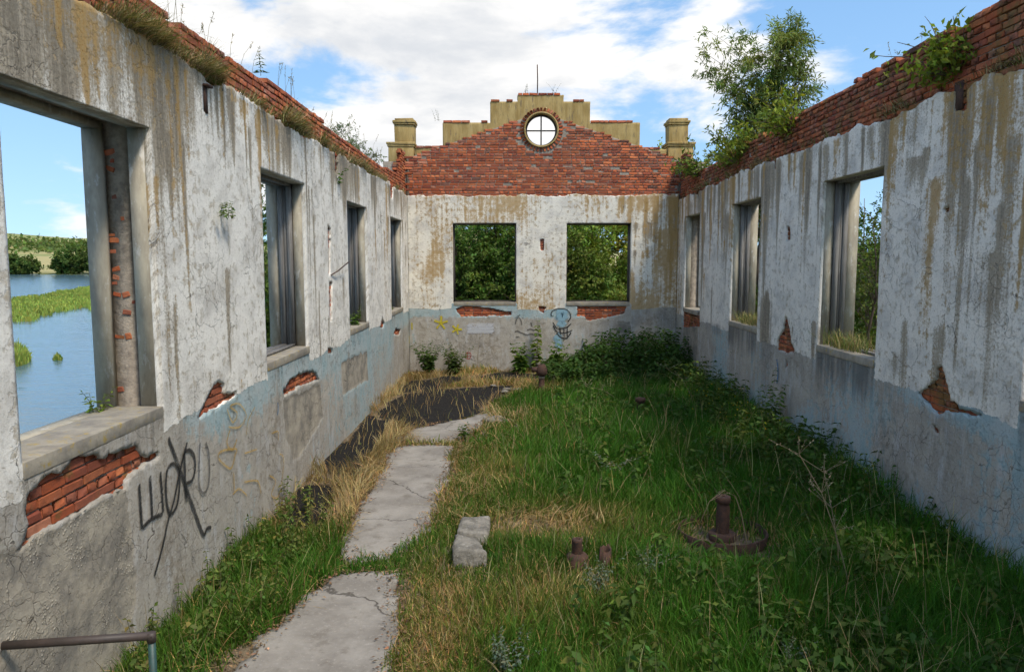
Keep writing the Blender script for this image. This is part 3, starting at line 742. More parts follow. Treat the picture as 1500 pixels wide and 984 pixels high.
# ================================================================== right wall
OR = [(4.98, 6.90, 1.92, 4.48), (9.73, 11.62, 1.92, 4.48), (14.5, 16.40, 1.91, 4.49), (19.2, 20.85, 1.93, 4.49)]
wallR = empty('plastered_wall', (XR+.28, 10, 0), 'long grey streaked plastered ruined wall with trees behind its windows', 'wall')
HR = [pxR([(1373, 540), (1380, 537), (1387, 562), (1392, 585), (1405, 597), (1441, 607), (1437, 613), (1400, 604), (1388, 603), (1372, 607), (1360, 592), (1341, 575), (1352, 572), (1362, 560), (1370, 556)]),
      pxR([(1150, 463), (1153, 464), (1157, 482), (1159, 503), (1165, 515), (1152, 517), (1137, 512), (1139, 497), (1146, 482)]),
      pxR([(1398, 122), (1417, 112), (1416, 160), (1398, 165)]), pxR([(1151, 330), (1157, 332), (1158, 350), (1152, 355)]), pxR([(1380, 306), (1390, 302), (1390, 310), (1382, 312)]),
      pxR([(1366, 622), (1375, 630), (1374, 635), (1367, 633)]), pxR([(1000, 449), (1025, 449), (1025, 478), (1000, 480)]), pxR(quadslot(1135, 224, 250, 5)), pxR(quadslot(1022, 268, 290, 4)),
      pxR([(1200, 471), (1206, 470), (1204, 476)]), pxR([(1258, 170), (1300, 145), (1297, 160), (1262, 178)]), pxR([(1150, 525), (1155, 534), (1150, 540)])]
PR = [pxR([(1000, 480), (1022, 479), (1021, 560), (1000, 545)])]
def paintR(u, v):
    A_ = np.zeros((len(u), 3)); B_ = np.zeros((len(u), 3))
    A_[:, 0] = sstep(1.77, 1.61, v+(fbm(u*1.3, v*0, 61)-.5)*.10)
    A_[:, 1] = sstep(3.4, 5.1, v)*.30+(fbm(u*1.4, v*.1, 62)-.4)*.9+.10
    A_[:, 2] = sstep(3.3, 5.2, v)*.22+(fbm(u*1.9, v*.25, 63)-.5)*1.1+sstep(8.6, 7.4, u)*sstep(2.6, 4.5, v)*.12+sstep(19, 21.5, u)*.4
    A_[:, 1] += runs(u, v, 903, 130, (5.15, 5.15, 5.1, 4.5), .03, .16, .6, 3.4)*1.0-.22; A_[:, 2] += runs(u, v, 904, 60, (5.15, 5.1, 4.2), .02, .08)*.95
    for o in OR:
        m = sstep(o[0]-.08, o[0]+.05, u)*sstep(o[1]+.08, o[1]-.05, u)
        B_[:, 1] += m*sstep(.75, 1.75, v)*sstep(1.95, 1.85, v)*.8*(.45+1.1*fbm(u*2.5, v*.6, 66))
        A_[:, 0] = np.maximum(A_[:, 0], m*sstep(1.95, 1.88, v))
        A_[:, 1] += .35*np.exp(-((u-o[0]+.3)/.22)**2)*sstep(1.6, 2.0, v)*.5
    B_[:, 1] += np.exp(-((u-17.4)/.9)**2)*sstep(1.3, 1.6, v)*sstep(1.85, 1.72, v)*.6
    B_[:, 2] = .5*sstep(1.35, 1.65, v)*sstep(9.6, 8.6, u)+(fbm(u*.7, v*.8, 64)-.42)*1.0+sstep(.9, .2, v)*.3
    return np.clip(A_, 0, 1), np.clip(B_, 0, 1)
rb = plastered(wallR, mapR, 'plR', 'brickR', 'x', (-1.5, YB), [(5, .10), (13, .03), (40, .045)], lambda U: 5.10-.06*sstep(15, 21, U), OR, HR, PR, paintR, 5.05, 200, (1, 1, 1, 0))
def topR(u): return 5.86-.012*max(0, u-8)+(.12 if u < 7.5 else 0)-(.05 if 11.9 < u < 13 else 0)-(.08 if u > 16 else 0)+(.32 if u > 20.4 else 0)+(.42 if u > 20.9 else 0)+(random.random() < .16)*-.07
rp = courses(-1.5, YB-.02, 5.07, 6.5, .025, lambda u, v, L_: v+.03 < topR(u), 6, .008)
mb = MB()
for a in np.arange(-1.5, YB-.1, .3):
    b = min(a+.3, YB-.01); tp = (5.64 if a < 14 else 5.55) if a < 20.3 else (5.75 if a < 20.8 else 6.02); b = YB+.06 if a > YB-.4 else b
    ubox(mb, mapR, a+.0005, b-.0005, 4.99, tp, .048, .56, 0)
mb.build('parapet_core', M['mortar'], wallR)
place_bricks(rb+rp, 'brickR', wallR, mapR, 'x')

# ================================================================== gable wall
OB = [(-1.78, .08, 2.03, 4.35), (1.56, 3.45, 2.03, 4.35)]
wallB = empty('gable_wall', (.865, YB+.28, 0), 'stepped red brick gable wall with round window over white stained plaster', 'wall')
HBk = [pxB([(668, 453), (680, 447), (710, 450), (735, 455), (748, 457), (750, 462), (675, 464), (670, 457)]), pxB([(846, 449), (918, 447), (915, 459), (885, 466), (860, 470), (855, 463), (845, 463)]),
       pxB([(788, 448), (800, 450), (796, 459), (791, 455)]), pxB([(791, 351), (797, 350), (797, 367), (792, 367)])]
PB = [pxB([(905, 471), (922, 472), (924, 490), (900, 490)])]
def paintB(u, v):
    A_ = np.zeros((len(u), 3)); B_ = np.zeros((len(u), 3))
    A_[:, 0] = sstep(1.90, 1.80, v+(fbm(u*1.3, v*0, 71)-.5)*.14)
    A_[:, 1] = (fbm(u*.9, v*.6, 72)-.45)*.8+sstep(2.8, 4.6, u)*.25
    A_[:, 2] = (fbm(u*.9, v*.6, 73)-.36)*1.35+sstep(2.9, 4.7, u)*.30*(.3+1.4*fbm(u*2.2, v*1.1, 76))+np.exp(-((u-.8)/.75)**2)*sstep(3.7, 3.2, v)*.35+sstep(.7, .0, np.abs(u+2.5))*sstep(3.6, 2.8, v)*.25
    A_[:, 1] += runs(u, v, 905, 40, (5.15, 5.1, 4.4))*.8; A_[:, 2] += runs(u, v, 906, 60, (5.15, 4.2, 3.6), .03, .14)*.7
    for o in OB:
        m = sstep(o[0]-.1, o[0]+.02, u)*sstep(o[1]+.1, o[1]-.02, u); A_[:, 0] = np.maximum(A_[:, 0], m*sstep(2.05, 1.98, v))
    B_[:, 1] = np.clip((fbm(u*.8, v*1.2, 74)-.45)*1.4, 0, 1)*sstep(2.6, 3.4, u)*sstep(2.2, 1.8, v)
    B_[:, 2] = sstep(1.45, 1.75, v)*.75*sstep(3.4, 2.6, u)+(fbm(u, v, 75)-.5)*.6
    return np.clip(A_, 0, 1), np.clip(B_, 0, 1)
bb = plastered(wallB, mapB, 'plB', 'brick', 'y', (XL, XR), [(40, .035)], lambda U: 5.17+U*0, OB, HBk, PB, paintB, 5.05, 300, (2, 2))
RC = (.81, 7.03); RRI = .46
def slope(u): return 7.56-(.81-u)*.332 if u < .81 else 7.56-(u-.81)*.338
okg = lambda u, v, L_: v+.02 < slope(u) and math.hypot(u-RC[0], v-RC[1]) > RRI+.175+L_*.25 and not (abs(v-5.93) < .04 and (abs(u+1.3) < .13 or abs(u-2.95) < .13 or abs(u-2.1) < .1))
gb = courses(XL+.01, XR-.01, 5.135, 7.7, lambda u, v: .012 if v < 5.78 else .035, okg, 8, .006)
vous = []
for k in range(36):
    a = 2*math.pi*k/36; vous.append((RC[0]+math.cos(a)*(RRI+.105), RC[1]+math.sin(a)*(RRI+.105), .022, .12, -a))
# cap bricks on the steps
STEP = [(-2.85, -2.05, 6.52), (-2.05, -.67, 7.24), (-.67, .12, 7.83), (.12, 1.45, 8.01), (1.45, 2.22, 7.83), (2.22, 3.67, 7.24), (3.67, 4.45, 6.48)]
caps = []
for a, b, h in STEP:
    u = a+.02
    while u < b-.1:
        L_ = random.choice((.25, .25, .18, .12)); L_ = min(L_, .25)
        if u+L_ > b+.03: break
        if random.random() > .12: caps.append((u+L_/2, h+.028, .055, L_, random.gauss(0, .015)))
        u += L_+.01
place_bricks(bb+gb+vous+caps, 'brick', wallB, mapB, 'y')
# stepped ochre parapet and the gable's core
us = np.array(sorted(set(np.round(np.concatenate([np.arange(-2.85, 4.46, .05), [s[0] for s in STEP]]), 4)))); vs = np.arange(5.03, 8.06, .05)
def stepf(U, V_):
    f = np.full(U.shape, -9.)
    for a, b, h in STEP: f = np.where((U >= a-1e-6) & (U <= b+1e-6), np.maximum(f, h-V_), f)
    return f
Uc, Vc = cells(us, vs)
kk = (stepf(Uc, Vc) > 0) & (np.hypot(Uc-RC[0], Vc-RC[1]) > RRI)
fld = lambda U, V_: np.where(np.hypot(U-RC[0], V_-RC[1]) < RRI+.2, np.hypot(U-RC[0], V_-RC[1])-RRI, stepf(U, V_))
Vx, q, UV = skin(us, vs, kk, fld, lambda U, V_: .075+(fbm(U*2, V_*2, 81)-.5)*.03, .50, mapB, back=True)
mk('parapet', Vx, [q], M['ochre'], wallB)
mb = MB(); ubox(mb, mapB, XL-.5, -2.852, 5.03, 6.08, .065, .5); ubox(mb, mapB, 4.452, XR+.5, 5.03, 6.08, .065, .5); mb.build('gable_core', M['mortar'], wallB)
# mortar bed behind the gable bricks
us = np.arange(XL, XR+.04, .06); vs = np.arange(5.04, 7.66, .06); Uc, Vc = cells(us, vs)
gf = lambda U, V_: np.minimum(np.where(U < .81, 7.52-(.81-U)*.332, 7.52-(U-.81)*.338)-V_, np.hypot(U-RC[0], V_-RC[1])-RRI-.03)
Vx, q, UV = skin(us, vs, gf(Uc, Vc) > 0, gf, lambda U, V_: np.where(V_ < 5.8, .026, .049), .11, mapB)
mk('mortar_bed', Vx, [q], M['mortar'], wallB)
# round window frame
mb = MB(); tt = np.linspace(0, 2*math.pi, 41)
prof = [(RRI-.005, .20), (RRI-.05, .20), (RRI-.05, .27), (RRI-.005, .27)]
V = []; 
for a in tt[:-1]:
    for r_, w_ in prof: V.append((RC[0]+r_*math.cos(a), YB+w_, RC[1]+r_*math.sin(a)))
Q = [(i*4+j, i*4+(j+1) % 4, ((i+1) % 40)*4+(j+1) % 4, ((i+1) % 40)*4+j) for i in range(40) for j in range(4)]
mb.add(V, Q); rw = mb.build('round_window', M['darkwood'], wallB, origin=(RC[0], YB+.2, RC[1]-RRI))
mb = MB(); mb.box((RC[0]-.02, YB+.21, RC[1]-RRI+.03), (RC[0]+.02, YB+.25, RC[1]+RRI-.03)); mb.build('glazing_bar', M['darkwood'], rw)
mb = MB(); mb.box((RC[0]-RRI+.03, YB+.212, RC[1]-.018), (RC[0]+RRI-.03, YB+.248, RC[1]+.018)); mb.build('glazing_bar', M['darkwood'], rw)
mb = MB(); V = []; prof = [(RRI, .19), (RRI, -.012), (RRI+.045, -.012), (RRI+.045, .05)]
for a in tt[:-1]:
    for r_, w_ in prof: V.append((RC[0]+r_*math.cos(a), YB+w_, RC[1]+r_*math.sin(a)))
mb.add(V, [(i*4+j, i*4+j+1, ((i+1) % 40)*4+j+1, ((i+1) % 40)*4+j) for i in range(40) for j in range(3)]); mb.build('window_surround', M['ochre'], wallB)
# corner pillars
def pillar(xa, xb, ua, ub):
    y0, y1 = YB+.10, YB+.80
    mb = MB(); mb.box((xa+.05, y0, 6.0), (xb-.05, y1, 6.56), .01); mb.box((xa+.02, y0-.03, 6.561), (xb-.02, y1+.03, 6.62), .008); mb.box((xa, y0-.05, 6.621), (xb, y1+.05, 6.69), .01)
    pb = mb.build('pillar', M['ochre'], wallB, bevel=.012)
    mb = MB(); mb.box((ua+.05, y0+.1, 6.691), (ub-.05, y1-.1, 7.20), .01); mb.box((ua+.02, y0+.07, 7.201), (ub-.02, y1-.07, 7.25), .008); mb.box((ua, y0+.05, 7.251), (ub, y1-.05, 7.33), .01); mb.box((ua+.06, y0+.1, 7.331), (ub-.06, y1-.1, 7.39), .012)
    mb.build('pillar_cap', M['ochre'], pb, bevel=.012)
pillar(-3.69, -2.86, -3.52, -2.86); pillar(4.46, 5.30, 4.49, 5.15)
# bits of brick on the pillars
rod = MB().tube([(.70, YB+.3, 8.0), (.705, YB+.3, 8.5), (.695, YB+.3, 8.92)], .018, 6).build('lightning_rod', M['rust'], wallB)
# wire stub and iron hooks
MB().tube([onx(485, 403, XL)+(.0, 0, 0), onx(490, 397, XL)+(.06, 0, 0), onx(502, 383, XL)+(.12, 0, 0)], .012, 6).build('iron_hook', M['rust'], wallL)
mb = MB(); p0 = onx(300, 126, XL); mb.box(p0+(-.03, -.03, -.27), p0+(.012, .03, 0), .005); mb.box(p0+(-.03, -.05, -.01), p0+(.05, .08, .012)); mb.build('iron_bracket', M['rust'], wallL)
mb = MB(); p0 = onx(1407, 115, XR); mb.box(p0+(.01, -.03, -.33), p0+(.05, .12, -.02), .005); mb.build('iron_bracket', M['rust'], wallR)

# ------------------------------------------------------------------ graffiti ribbons
def ribbons(name, strokes, width, mat, parent, wall, off=.014, label=None):
    V = []; Q = []; E_ = []; n = 0
    for s in strokes:
        if wall == 'L': P = np.array([onx(a, b, XL) for a, b in s]); P[:, 0] += off
        elif wall == 'R': P = np.array([onx(a, b, XR) for a, b in s]); P[:, 0] -= off
        else: P = np.array([ony(a, b, YB) for a, b in s]); P[:, 1] -= off
        # resample by Catmull-Rom
        pts = []
        for i in range(len(P)-1):
            p0, p1, p2, p3 = P[max(i-1, 0)], P[i], P[i+1], P[min(i+2, len(P)-1)]
            for t_ in np.linspace(0, 1, 7)[:-1]:
                pts.append(.5*((2*p1)+(-p0+p2)*t_+(2*p0-5*p1+4*p2-p3)*t_**2+(-p0+3*p1-3*p2+p3)*t_**3))
        pts.append(P[-1]); pts = np.array(pts); m = len(pts)
        nrm = np.array((1, 0, 0)) if wall != 'B' else np.array((0, 1, 0))
        d = np.gradient(pts, axis=0); d /= np.linalg.norm(d, axis=1)[:, None]+1e-9; sd = np.cross(d, nrm); sd /= np.linalg.norm(sd, axis=1)[:, None]+1e-9
        wd = width*(.85+.3*RNG.random())
        pts = pts+nrm*((-1 if wall != 'L' else 1)*RNG.uniform(0, .002))
        V += [pts-sd*wd/2, pts, pts+sd*wd/2]
        for k in (0, 1): Q += [(n+k*m+i, n+k*m+i+1, n+(k+1)*m+i+1, n+(k+1)*m+i) for i in range(m-1)]
        e = np.full(m, 1.); e[0] = e[-1] = .3
        E_ += [np.zeros(m), e, np.zeros(m)]; n += 3*m
    o = mk(name, np.concatenate(V), [np.array(Q)], M[mat], parent, attrs={'edge': np.concatenate(E_)})
    if label: o['label'] = label
    return o
ribbons('graffiti', [z6(s) for s in ([(862, 290), (868, 400), (880, 575)], [(930, 240), (938, 360), (945, 505)], [(995, 215), (1005, 330), (1015, 475)], [(880, 572), (940, 512), (1012, 480)],
    [(1045, 190), (1075, 165), (1105, 185), (1118, 260), (1110, 380), (1090, 450), (1060, 480), (1040, 430), (1030, 320), (1035, 230), (1047, 188)],
    [(1045, 0), (1070, 70), (1110, 170), (1150, 290), (1200, 430), (1265, 605), (1288, 572), (1316, 565)], [(1165, 30), (1140, 120), (1115, 230), (1080, 400), (1045, 520), (1010, 680), (955, 880)],
    [(1145, 92), (1150, 200), (1152, 300), (1165, 410)], [(1145, 95), (1180, 80), (1210, 120), (1215, 200), (1195, 270), (1158, 288)])], .062, 'sp_black', wallL, 'L', label='big black sprayed letters')
ribbons('graffiti', [z6([(1245, 30), (1240, 150), (1240, 300), (1265, 350), (1295, 310), (1305, 200), (1300, 100), (1280, 30)])], .05, 'sp_grey', wallL, 'L')
z2 = lambda P: [(a/2.982, 330+b/2.982) for a, b in P]
z3 = lambda P: [(a/2.982, 654+b/2.982) for a, b in P]
ribbons('graffiti', [z2([(985, 800), (1010, 860), (1030, 820), (1000, 790), (1040, 780), (1070, 830), (1040, 880), (990, 880)]), z2([(1000, 890), (985, 950), (1010, 980), (1030, 930)]), z2([(1050, 670), (1052, 710)]), z3([(945, 50), (1000, 95), (1020, 40), (1025, 10), (960, 20), (945, 50)]), z3([(1060, 30), (1120, 10)]), z3([(1010, 210), (1040, 185), (1075, 215)]), z3([(1060, 155), (1120, 150), (1135, 205)]), z3([(1170, 125), (1200, 150), (1180, 210), (1215, 210), (1235, 60), (1215, 30)]), z3([(1015, 110), (1018, 200)]), z2([(1110, 790), (1080, 850), (1070, 920)]), z2([(1180, 910), (1210, 900), (1210, 940)])], .045, 'sp_orange', wallL, 'L', label='faded yellow scribbles')
ribbons('graffiti', [z2([(1208, 770), (1210, 800), (1207, 830)])], .05, 'sp_blue2', wallL, 'L')
def fat(c, r, rot=0, k=5):
    out = []
    for i in range(k):
        a = -math.pi/2+i*2*math.pi/k+rot; out.append([c, (c[0]+r*math.cos(a)*.5, c[1]+r*math.sin(a)*.5), (c[0]+r*math.cos(a), c[1]+r*math.sin(a))])
    return out
zb = lambda P: [(590+a/7.143, 430+b/7.143) for a, b in P]
zc = lambda P: [(790+a/6, 430+b/6) for a, b in P]
ribbons('graffiti', fat((646, 473), 10.5, .05)+fat((669, 482), 8, .35), .10, 'sp_yellow', wallB, 'B', label='two yellow sprayed stars')
ribbons('graffiti', [zb([(95, 300), (98, 380)]), zb([(62, 425), (66, 525)])], .06, 'sp_yellow', wallB, 'B')
ribbons('graffiti', [zb([(655, 640), (675, 615), (705, 620), (715, 650), (695, 680), (665, 675), (655, 640)]), zb([(650, 655), (720, 648)]), zb([(675, 615), (680, 680)])], .03, 'sp_red', wallB, 'B', label='small red sprayed circle')
ribbons('graffiti', [zc([(160, 180), (200, 215), (240, 180)]), zc([(150, 160), (200, 165), (250, 170)]), zc([(160, 250), (200, 270), (230, 245)]), zc([(150, 380), (170, 430), (165, 480)]), zc([(140, 360), (185, 400)])], .34, 'sp_blue', wallB, 'B')
ribbons('graffiti', [zc([(150, 195), (158, 220)]), zc([(215, 215), (228, 200)]), zc([(120, 250), (150, 300), (200, 305), (250, 290), (280, 260)]), zc([(120, 280), (150, 330), (200, 345), (260, 335), (290, 320)]), zc([(150, 345), (190, 385), (240, 390), (280, 340)]), zc([(180, 295), (185, 345), (190, 380)]), zc([(215, 300), (218, 385)]), zc([(245, 292), (245, 380)]), zc([(125, 200), (105, 190), (110, 160), (150, 135), (220, 135), (265, 165), (275, 210), (250, 245)])], .055, 'sp_black', wallB, 'B', label='grinning black and blue sprayed face')
ribbons('graffiti', [zb([(1180, 320), (1190, 270), (1215, 250), (1240, 290), (1245, 330)]), zb([(1170, 260), (1230, 220)]), zb([(1170, 400), (1200, 390), (1240, 410), (1300, 430), (1340, 420), (1400, 440)]), zb([(1300, 380), (1340, 370), (1380, 390)]), zb([(1180, 455), (1215, 450)]), zb([(1340, 300), (1350, 345)])], .06, 'sp_grey', wallB, 'B')
ribbons('graffiti', [zb([(660, 330), (960, 330)]), zb([(660, 365), (965, 360)]), zb([(660, 395), (965, 395)])], .22, 'sp_white', wallB, 'B')
ribbons('graffiti', [[(1139, 525), (1141, 545), (1139, 562)]], .12, 'sp_blue2', wallR, 'R')
#PART2
# ------------------------------------------------------------------ vegetation helpers
def jcol(base, n, var=.25, hue=.12):
    c_ = np.array(base)[None, :]*np.exp(RNG.normal(0, var, (n, 1)))*np.exp(RNG.normal(0, hue, (n, 3))*np.array([1, .4, .6])); return np.clip(c_, .004, .8)
def blades(P, h, lean, wid, colr):
    """curved three-piece blades; lean (n,2) is the horizontal reach of the tip as a share of h"""
    n = len(P); ph = RNG.uniform(0, 2*math.pi, n); s = np.stack([np.cos(ph), np.sin(ph), np.zeros(n)], 1)*(wid/2)[:, None]
    la = np.hypot(lean[:, 0], lean[:, 1]); up = h*np.clip(1-.42*np.minimum(la, 1.6), .12, 1)
    def at(t_):
        q = P.copy(); q[:, :2] += lean*(h*t_**1.7)[:, None] if np.ndim(t_) else lean*h[:, None]*t_**1.7
        q[:, 2] += up*(t_*1.25-.25*t_**2.2)-h*np.clip(la-.75, 0, 2)*.35*t_**3
        return q
    a, b, c_, d = at(0.), at(.4), at(.75), at(1.)
    V = np.stack([a-s, a+s, b-s*.85, b+s*.85, c_-s*.55, c_+s*.55, d], 1).reshape(-1, 3)
    k = (np.arange(n)*7)[:, None]
    Q = np.concatenate([k+np.array([[0, 1, 3, 2]]), k+np.array([[2, 3, 5, 4]])]); T = k+np.array([[4, 5, 6]])
    return V, Q, T, np.repeat(colr, 7, 0)
def leaves(P, D, ln, wd, colr, flat=.0):
    """folded lance leaves at P pointing along D"""
    n = len(P); D = D/(np.linalg.norm(D, axis=1)[:, None]+1e-9)
    r = RNG.normal(0, 1, (n, 3)); r[:, 2] += flat; s = np.cross(D, r); s /= np.linalg.norm(s, axis=1)[:, None]+1e-9
    nr = np.cross(s, D)
    m = P+D*(ln*.42)[:, None]; tip = P+D*ln[:, None]+nr*(-ln*.12)[:, None]
    l_ = m-s*(wd/2)[:, None]+nr*(wd*.18)[:, None]; rr = m+s*(wd/2)[:, None]+nr*(wd*.18)[:, None]
    V = np.stack([P, l_, tip, rr], 1).reshape(-1, 3); k = (np.arange(n)*4)[:, None]
    T = np.concatenate([k+np.array([[0, 2, 1]]), k+np.array([[0, 3, 2]])])
    return V, T, np.repeat(colr, 4, 0)
class LM:
    """gathers blades and leaves into one mesh"""
    def __init__(s): s.V = []; s.Q = []; s.T = []; s.C = []; s.n = 0
    def put(s, V, Q, T, C):
        s.V.append(V); s.C.append(C)
        if Q is not None and len(Q): s.Q.append(np.asarray(Q)+s.n)
        if T is not None and len(T): s.T.append(np.asarray(T)+s.n)
        s.n += len(V)
    def blades(s, *a): V, Q, T, C = blades(*a); s.put(V, Q, T, C)
    def leaves(s, *a, **k): V, T, C = leaves(*a, **k); s.put(V, None, T, C)
    def stem(s, pts, r0, r1, c_, k=3):
        mb = MB(); mb.tube(pts, np.linspace(r0, r1, len(pts)), k, False); V = mb.V[0]; s.put(V, mb.Q, None, np.tile(np.array(c_), (len(V), 1)))
    def build(s, name, mat, parent=None, origin=None):
        fs = []
        if s.Q: fs.append(np.concatenate(s.Q))
        if s.T: fs.append(np.concatenate(s.T))
        return mk(name, np.concatenate(s.V), fs, M[mat], parent, attrs={'Col': np.concatenate(s.C)}, origin=origin)
GREEN = (.05, .145, .013); DRY = (.36, .245, .10); YEL = (.135, .165, .03)

# ------------------------------------------------------------------ trees and bushes
def tree(name, label, base, lobes, limbs, twigs, per, leaf, colr, tr=.12, bark='bark', cat='tree', group=None, stems=1, droop=.2, twiglen=.5):
    base = np.array(base, float); root = empty(name, base, label, cat, group)
    lobes = np.array(lobes, float); vol = np.prod(lobes[:, 3:], 1)**.75; vol /= vol.sum()
    topc = base+np.average(lobes[:, :3], axis=0, weights=vol); H = (lobes[:, 2]+lobes[:, 5]).max()
    wood = MB(); trunks = []
    for k in range(stems):
        off = RNG.normal(0, .25, 3)*(stems > 1); off[2] = 0
        spread = RNG.normal(0, 1, 3)*(.0 if stems == 1 else .5)*(H*.12)
        n = 7; t_ = np.linspace(0, 1, n)
        end = np.array([topc[0], topc[1], base[2]+H*.86])+spread*np.array([1, 1, 0])
        pts = (base+off*.4)[None]*(1-t_)[:, None]+end[None]*t_[:, None]
        pts[1:-1, :2] += RNG.normal(0, H*.018, (n-2, 2)); pts[0, 2] -= .25
        r = tr/math.sqrt(stems)*(1-t_*.86); wood.tube(pts, r, 7); trunks.append((pts, r))
    lm = LM(); P = []; D = []; C = []
    for i in range(limbs):
        L_ = lobes[RNG.choice(len(lobes), p=vol)]
        d = RNG.normal(0, 1, 3); d /= np.linalg.norm(d); rr = RNG.random()**.45
        e = base+L_[:3]+d*L_[3:]*rr
        pts, r = trunks[RNG.integers(len(trunks))]
        hd = np.hypot(*(e[:2]-topc[:2])); zs = np.clip(e[2]-.35-hd*.75, base[2]+H*.10, pts[-1, 2])
        f = np.clip((zs-pts[0, 2])/(pts[-1, 2]-pts[0, 2]+1e-6), .05, .97)*(len(pts)-1); j = int(min(f, len(pts)-2)); a = pts[j]+(pts[j+1]-pts[j])*(f-j)
        mid = a*.5+e*.5+np.array([0, 0, .10*np.linalg.norm(e-a)])+RNG.normal(0, .05, 3)*np.linalg.norm(e-a)
        tt = np.linspace(0, 1, 5)[:, None]; cv = (1-tt)**2*a+2*tt*(1-tt)*mid+tt**2*e
        rb = max(.008, tr*.30*(1-j/7)); wood.tube(cv, np.linspace(rb, rb*.25, 5), 5, False)
        shade = math.exp(RNG.normal(0, .22)); warm = RNG.normal(0, .12)
        for q in range(twigs):
            t0_ = RNG.uniform(.45, 1.0); k = t0_*4; jj = int(min(k, 3)); o = cv[jj]+(cv[jj+1]-cv[jj])*(k-jj)
            dd = RNG.normal(0, 1, 3); dd[2] = dd[2]*.7+.25; dd = dd/np.linalg.norm(dd)+(e-a)/(np.linalg.norm(e-a)+1e-6)*.5; dd /= np.linalg.norm(dd)
            tl = twiglen*RNG.uniform(.5, 1.2)
            if RNG.random() < .35: wood.tube([o, o+dd*tl*.5+(0, 0, .02), o+dd*tl-(0, 0, droop*tl*.4)], [rb*.25+.003, rb*.16+.002, .002], 3, False)
            u_ = RNG.uniform(.1, 1.05, per)
            pp = o+dd*(tl*u_)[:, None]; pp[:, 2] -= droop*tl*u_**2*.6; pp += RNG.normal(0, tl*.10, (per, 3))
            ld = dd*.7+RNG.normal(0, .75, (per, 3)); ld[:, 2] -= droop*1.6
            P.append(pp); D.append(ld); cc = jcol(colr, per, .20, .10)*shade; cc[:, 0] *= math.exp(warm); C.append(cc)
    P = np.concatenate(P); D = np.concatenate(D); C = np.concatenate(C); n = len(P)
    lm.leaves(P, D, leaf[0]*RNG.uniform(.65, 1.25, n), leaf[1]*RNG.uniform(.7, 1.25, n), C, flat=.8)
    wood.build('trunk', M[bark], root, smooth=True)
    lm.build('crown', 'leaf', root)
    return root
gz = lambda x, y: float(height(np.array([x]), np.array([y]))[0])

# willow rising behind the far end of the right wall
wx, wy = 8.3, 26.0
tree('willow_tree', 'tall loose willow with slender leaves rising above the mossy brick wall top', (wx+.3, wy, gz(wx, wy)),
     [(.2, 0, 9.9, 1.5, 1.5, 2.2), (1.1, .3, 8.9, 1.4, 1.4, 2.0), (-.7, 0, 8.0, 1.2, 1.2, 1.9), (.9, 0, 11.5, .8, .8, 1.1), (-1.85, 0, 10.4, .55, .5, 1.3), (.3, 0, 6.5, 1.9, 1.5, 1.6), (2.1, 0, 7.9, .7, .8, .9)], 185, 10, 15, (.21, .045), (.22, .26, .075), .17, 'bark', droop=.45, twiglen=.62)
# loose pale tree behind the left wall
tree('willow_tree', 'small pale feathery tree showing above the left brick wall top', (-7.0, 32, gz(-7, 32)),
     [(0, 0, 8.4, 1.3, 1.3, 1.6), (-.6, 0, 9.2, .6, .6, .8), (.9, 0, 7.4, .9, .9, 1.3), (0, 0, 5.5, 1.7, 1.5, 2.0)], 70, 7, 13, (.17, .04), (.13, .16, .06), .11, 'bark_pale', droop=.35, twiglen=.5)
# dense thicket behind the gable wall
BEH = [(x, y+2.2, r, h*1.12) for x, y, r, h in [(-4.6, 27.5, 2.0, 5.2), (-2.4, 25.6, 1.9, 4.6), (-.4, 26.6, 2.0, 5.4), (1.6, 25.4, 1.8, 4.5), (3.4, 26.4, 2.1, 5.2), (5.4, 25.5, 1.9, 4.6), (-1.3, 30, 2.6, 6.2), (2.6, 30.5, 2.8, 6.3), (6.6, 29.5, 2.3, 6.0), (-7.8, 28.5, 1.8, 6.0), (.6, 24.3, 1.2, 3.0), (-3.6, 24.4, 1.2, 2.9), (3.0, 24.2, 1.2, 2.8)]]
BL = ['dark green bush seen through the gable window beside the left corner', 'yellow green bush seen through the gable window next to the grinning face']
for i, (x, y, r, h) in enumerate(BEH):
    c_ = [(.13, .21, .05), (.17, .235, .055), (.26, .32, .06)][(0 if x < .7 else 2) if i % 3 else 1]
    z = gz(x, y); h = h*1.35; r = r*1.15
    tree('bush', BL[0] if x < .75 else BL[1], (x, y, z), [(0, 0, h*.62, r, r*.9, h*.36), (r*.4, -.2, h*.40, r*.85, r*.8, h*.30), (-r*.45, -.2, h*.34, r*.8, r*.8, h*.30)], 120, 9, 13, (.15, .075), c_, .09, cat='bush', group='bushes behind the gable wall '+('west' if x < .75 else 'east'), stems=3, droop=.15, twiglen=.55)
# trees and bushes along the right side
RT = [(9.3, 18.6, 1.5, 5.0), (10.6, 22.5, 1.7, 4.8), (9.2, 27.5, 1.6, 5.0), (12.5, 17.5, 2.2, 4.2), (13.5, 25, 2.2, 5.2), (8.6, 14.6, 1.2, 2.8), (8.3, 21.3, 1.2, 3.0), (16, 21, 2.6, 4.6), (9.4, 33, 2.0, 5.6), (8.0, 10.5, 1.3, 2.6), (11.0, 13.5, 1.6, 3.0)]
for i, (x, y, r, h) in enumerate(RT):
    c_ = [(.12, .175, .04), (.09, .145, .033), (.15, .19, .05)][i % 3]; z = gz(x, y); h = h*1.22; r = r*1.1
    tree('young_tree', 'leafy young tree standing outside the grey streaked wall', (x, y, z), [(0, 0, h*.68, r*.9, r*.9, h*.34), (r*.3, 0, h*.38, r, r*.9, h*.26), (-r*.3, 0, h*.32, r, r*.9, h*.26)], 85, 8, 11, (.13, .06), c_, .07, 'bark_pale', group='trees outside the grey wall', stems=2, droop=.15, twiglen=.5)
sx, sy = 7.5, 15.4
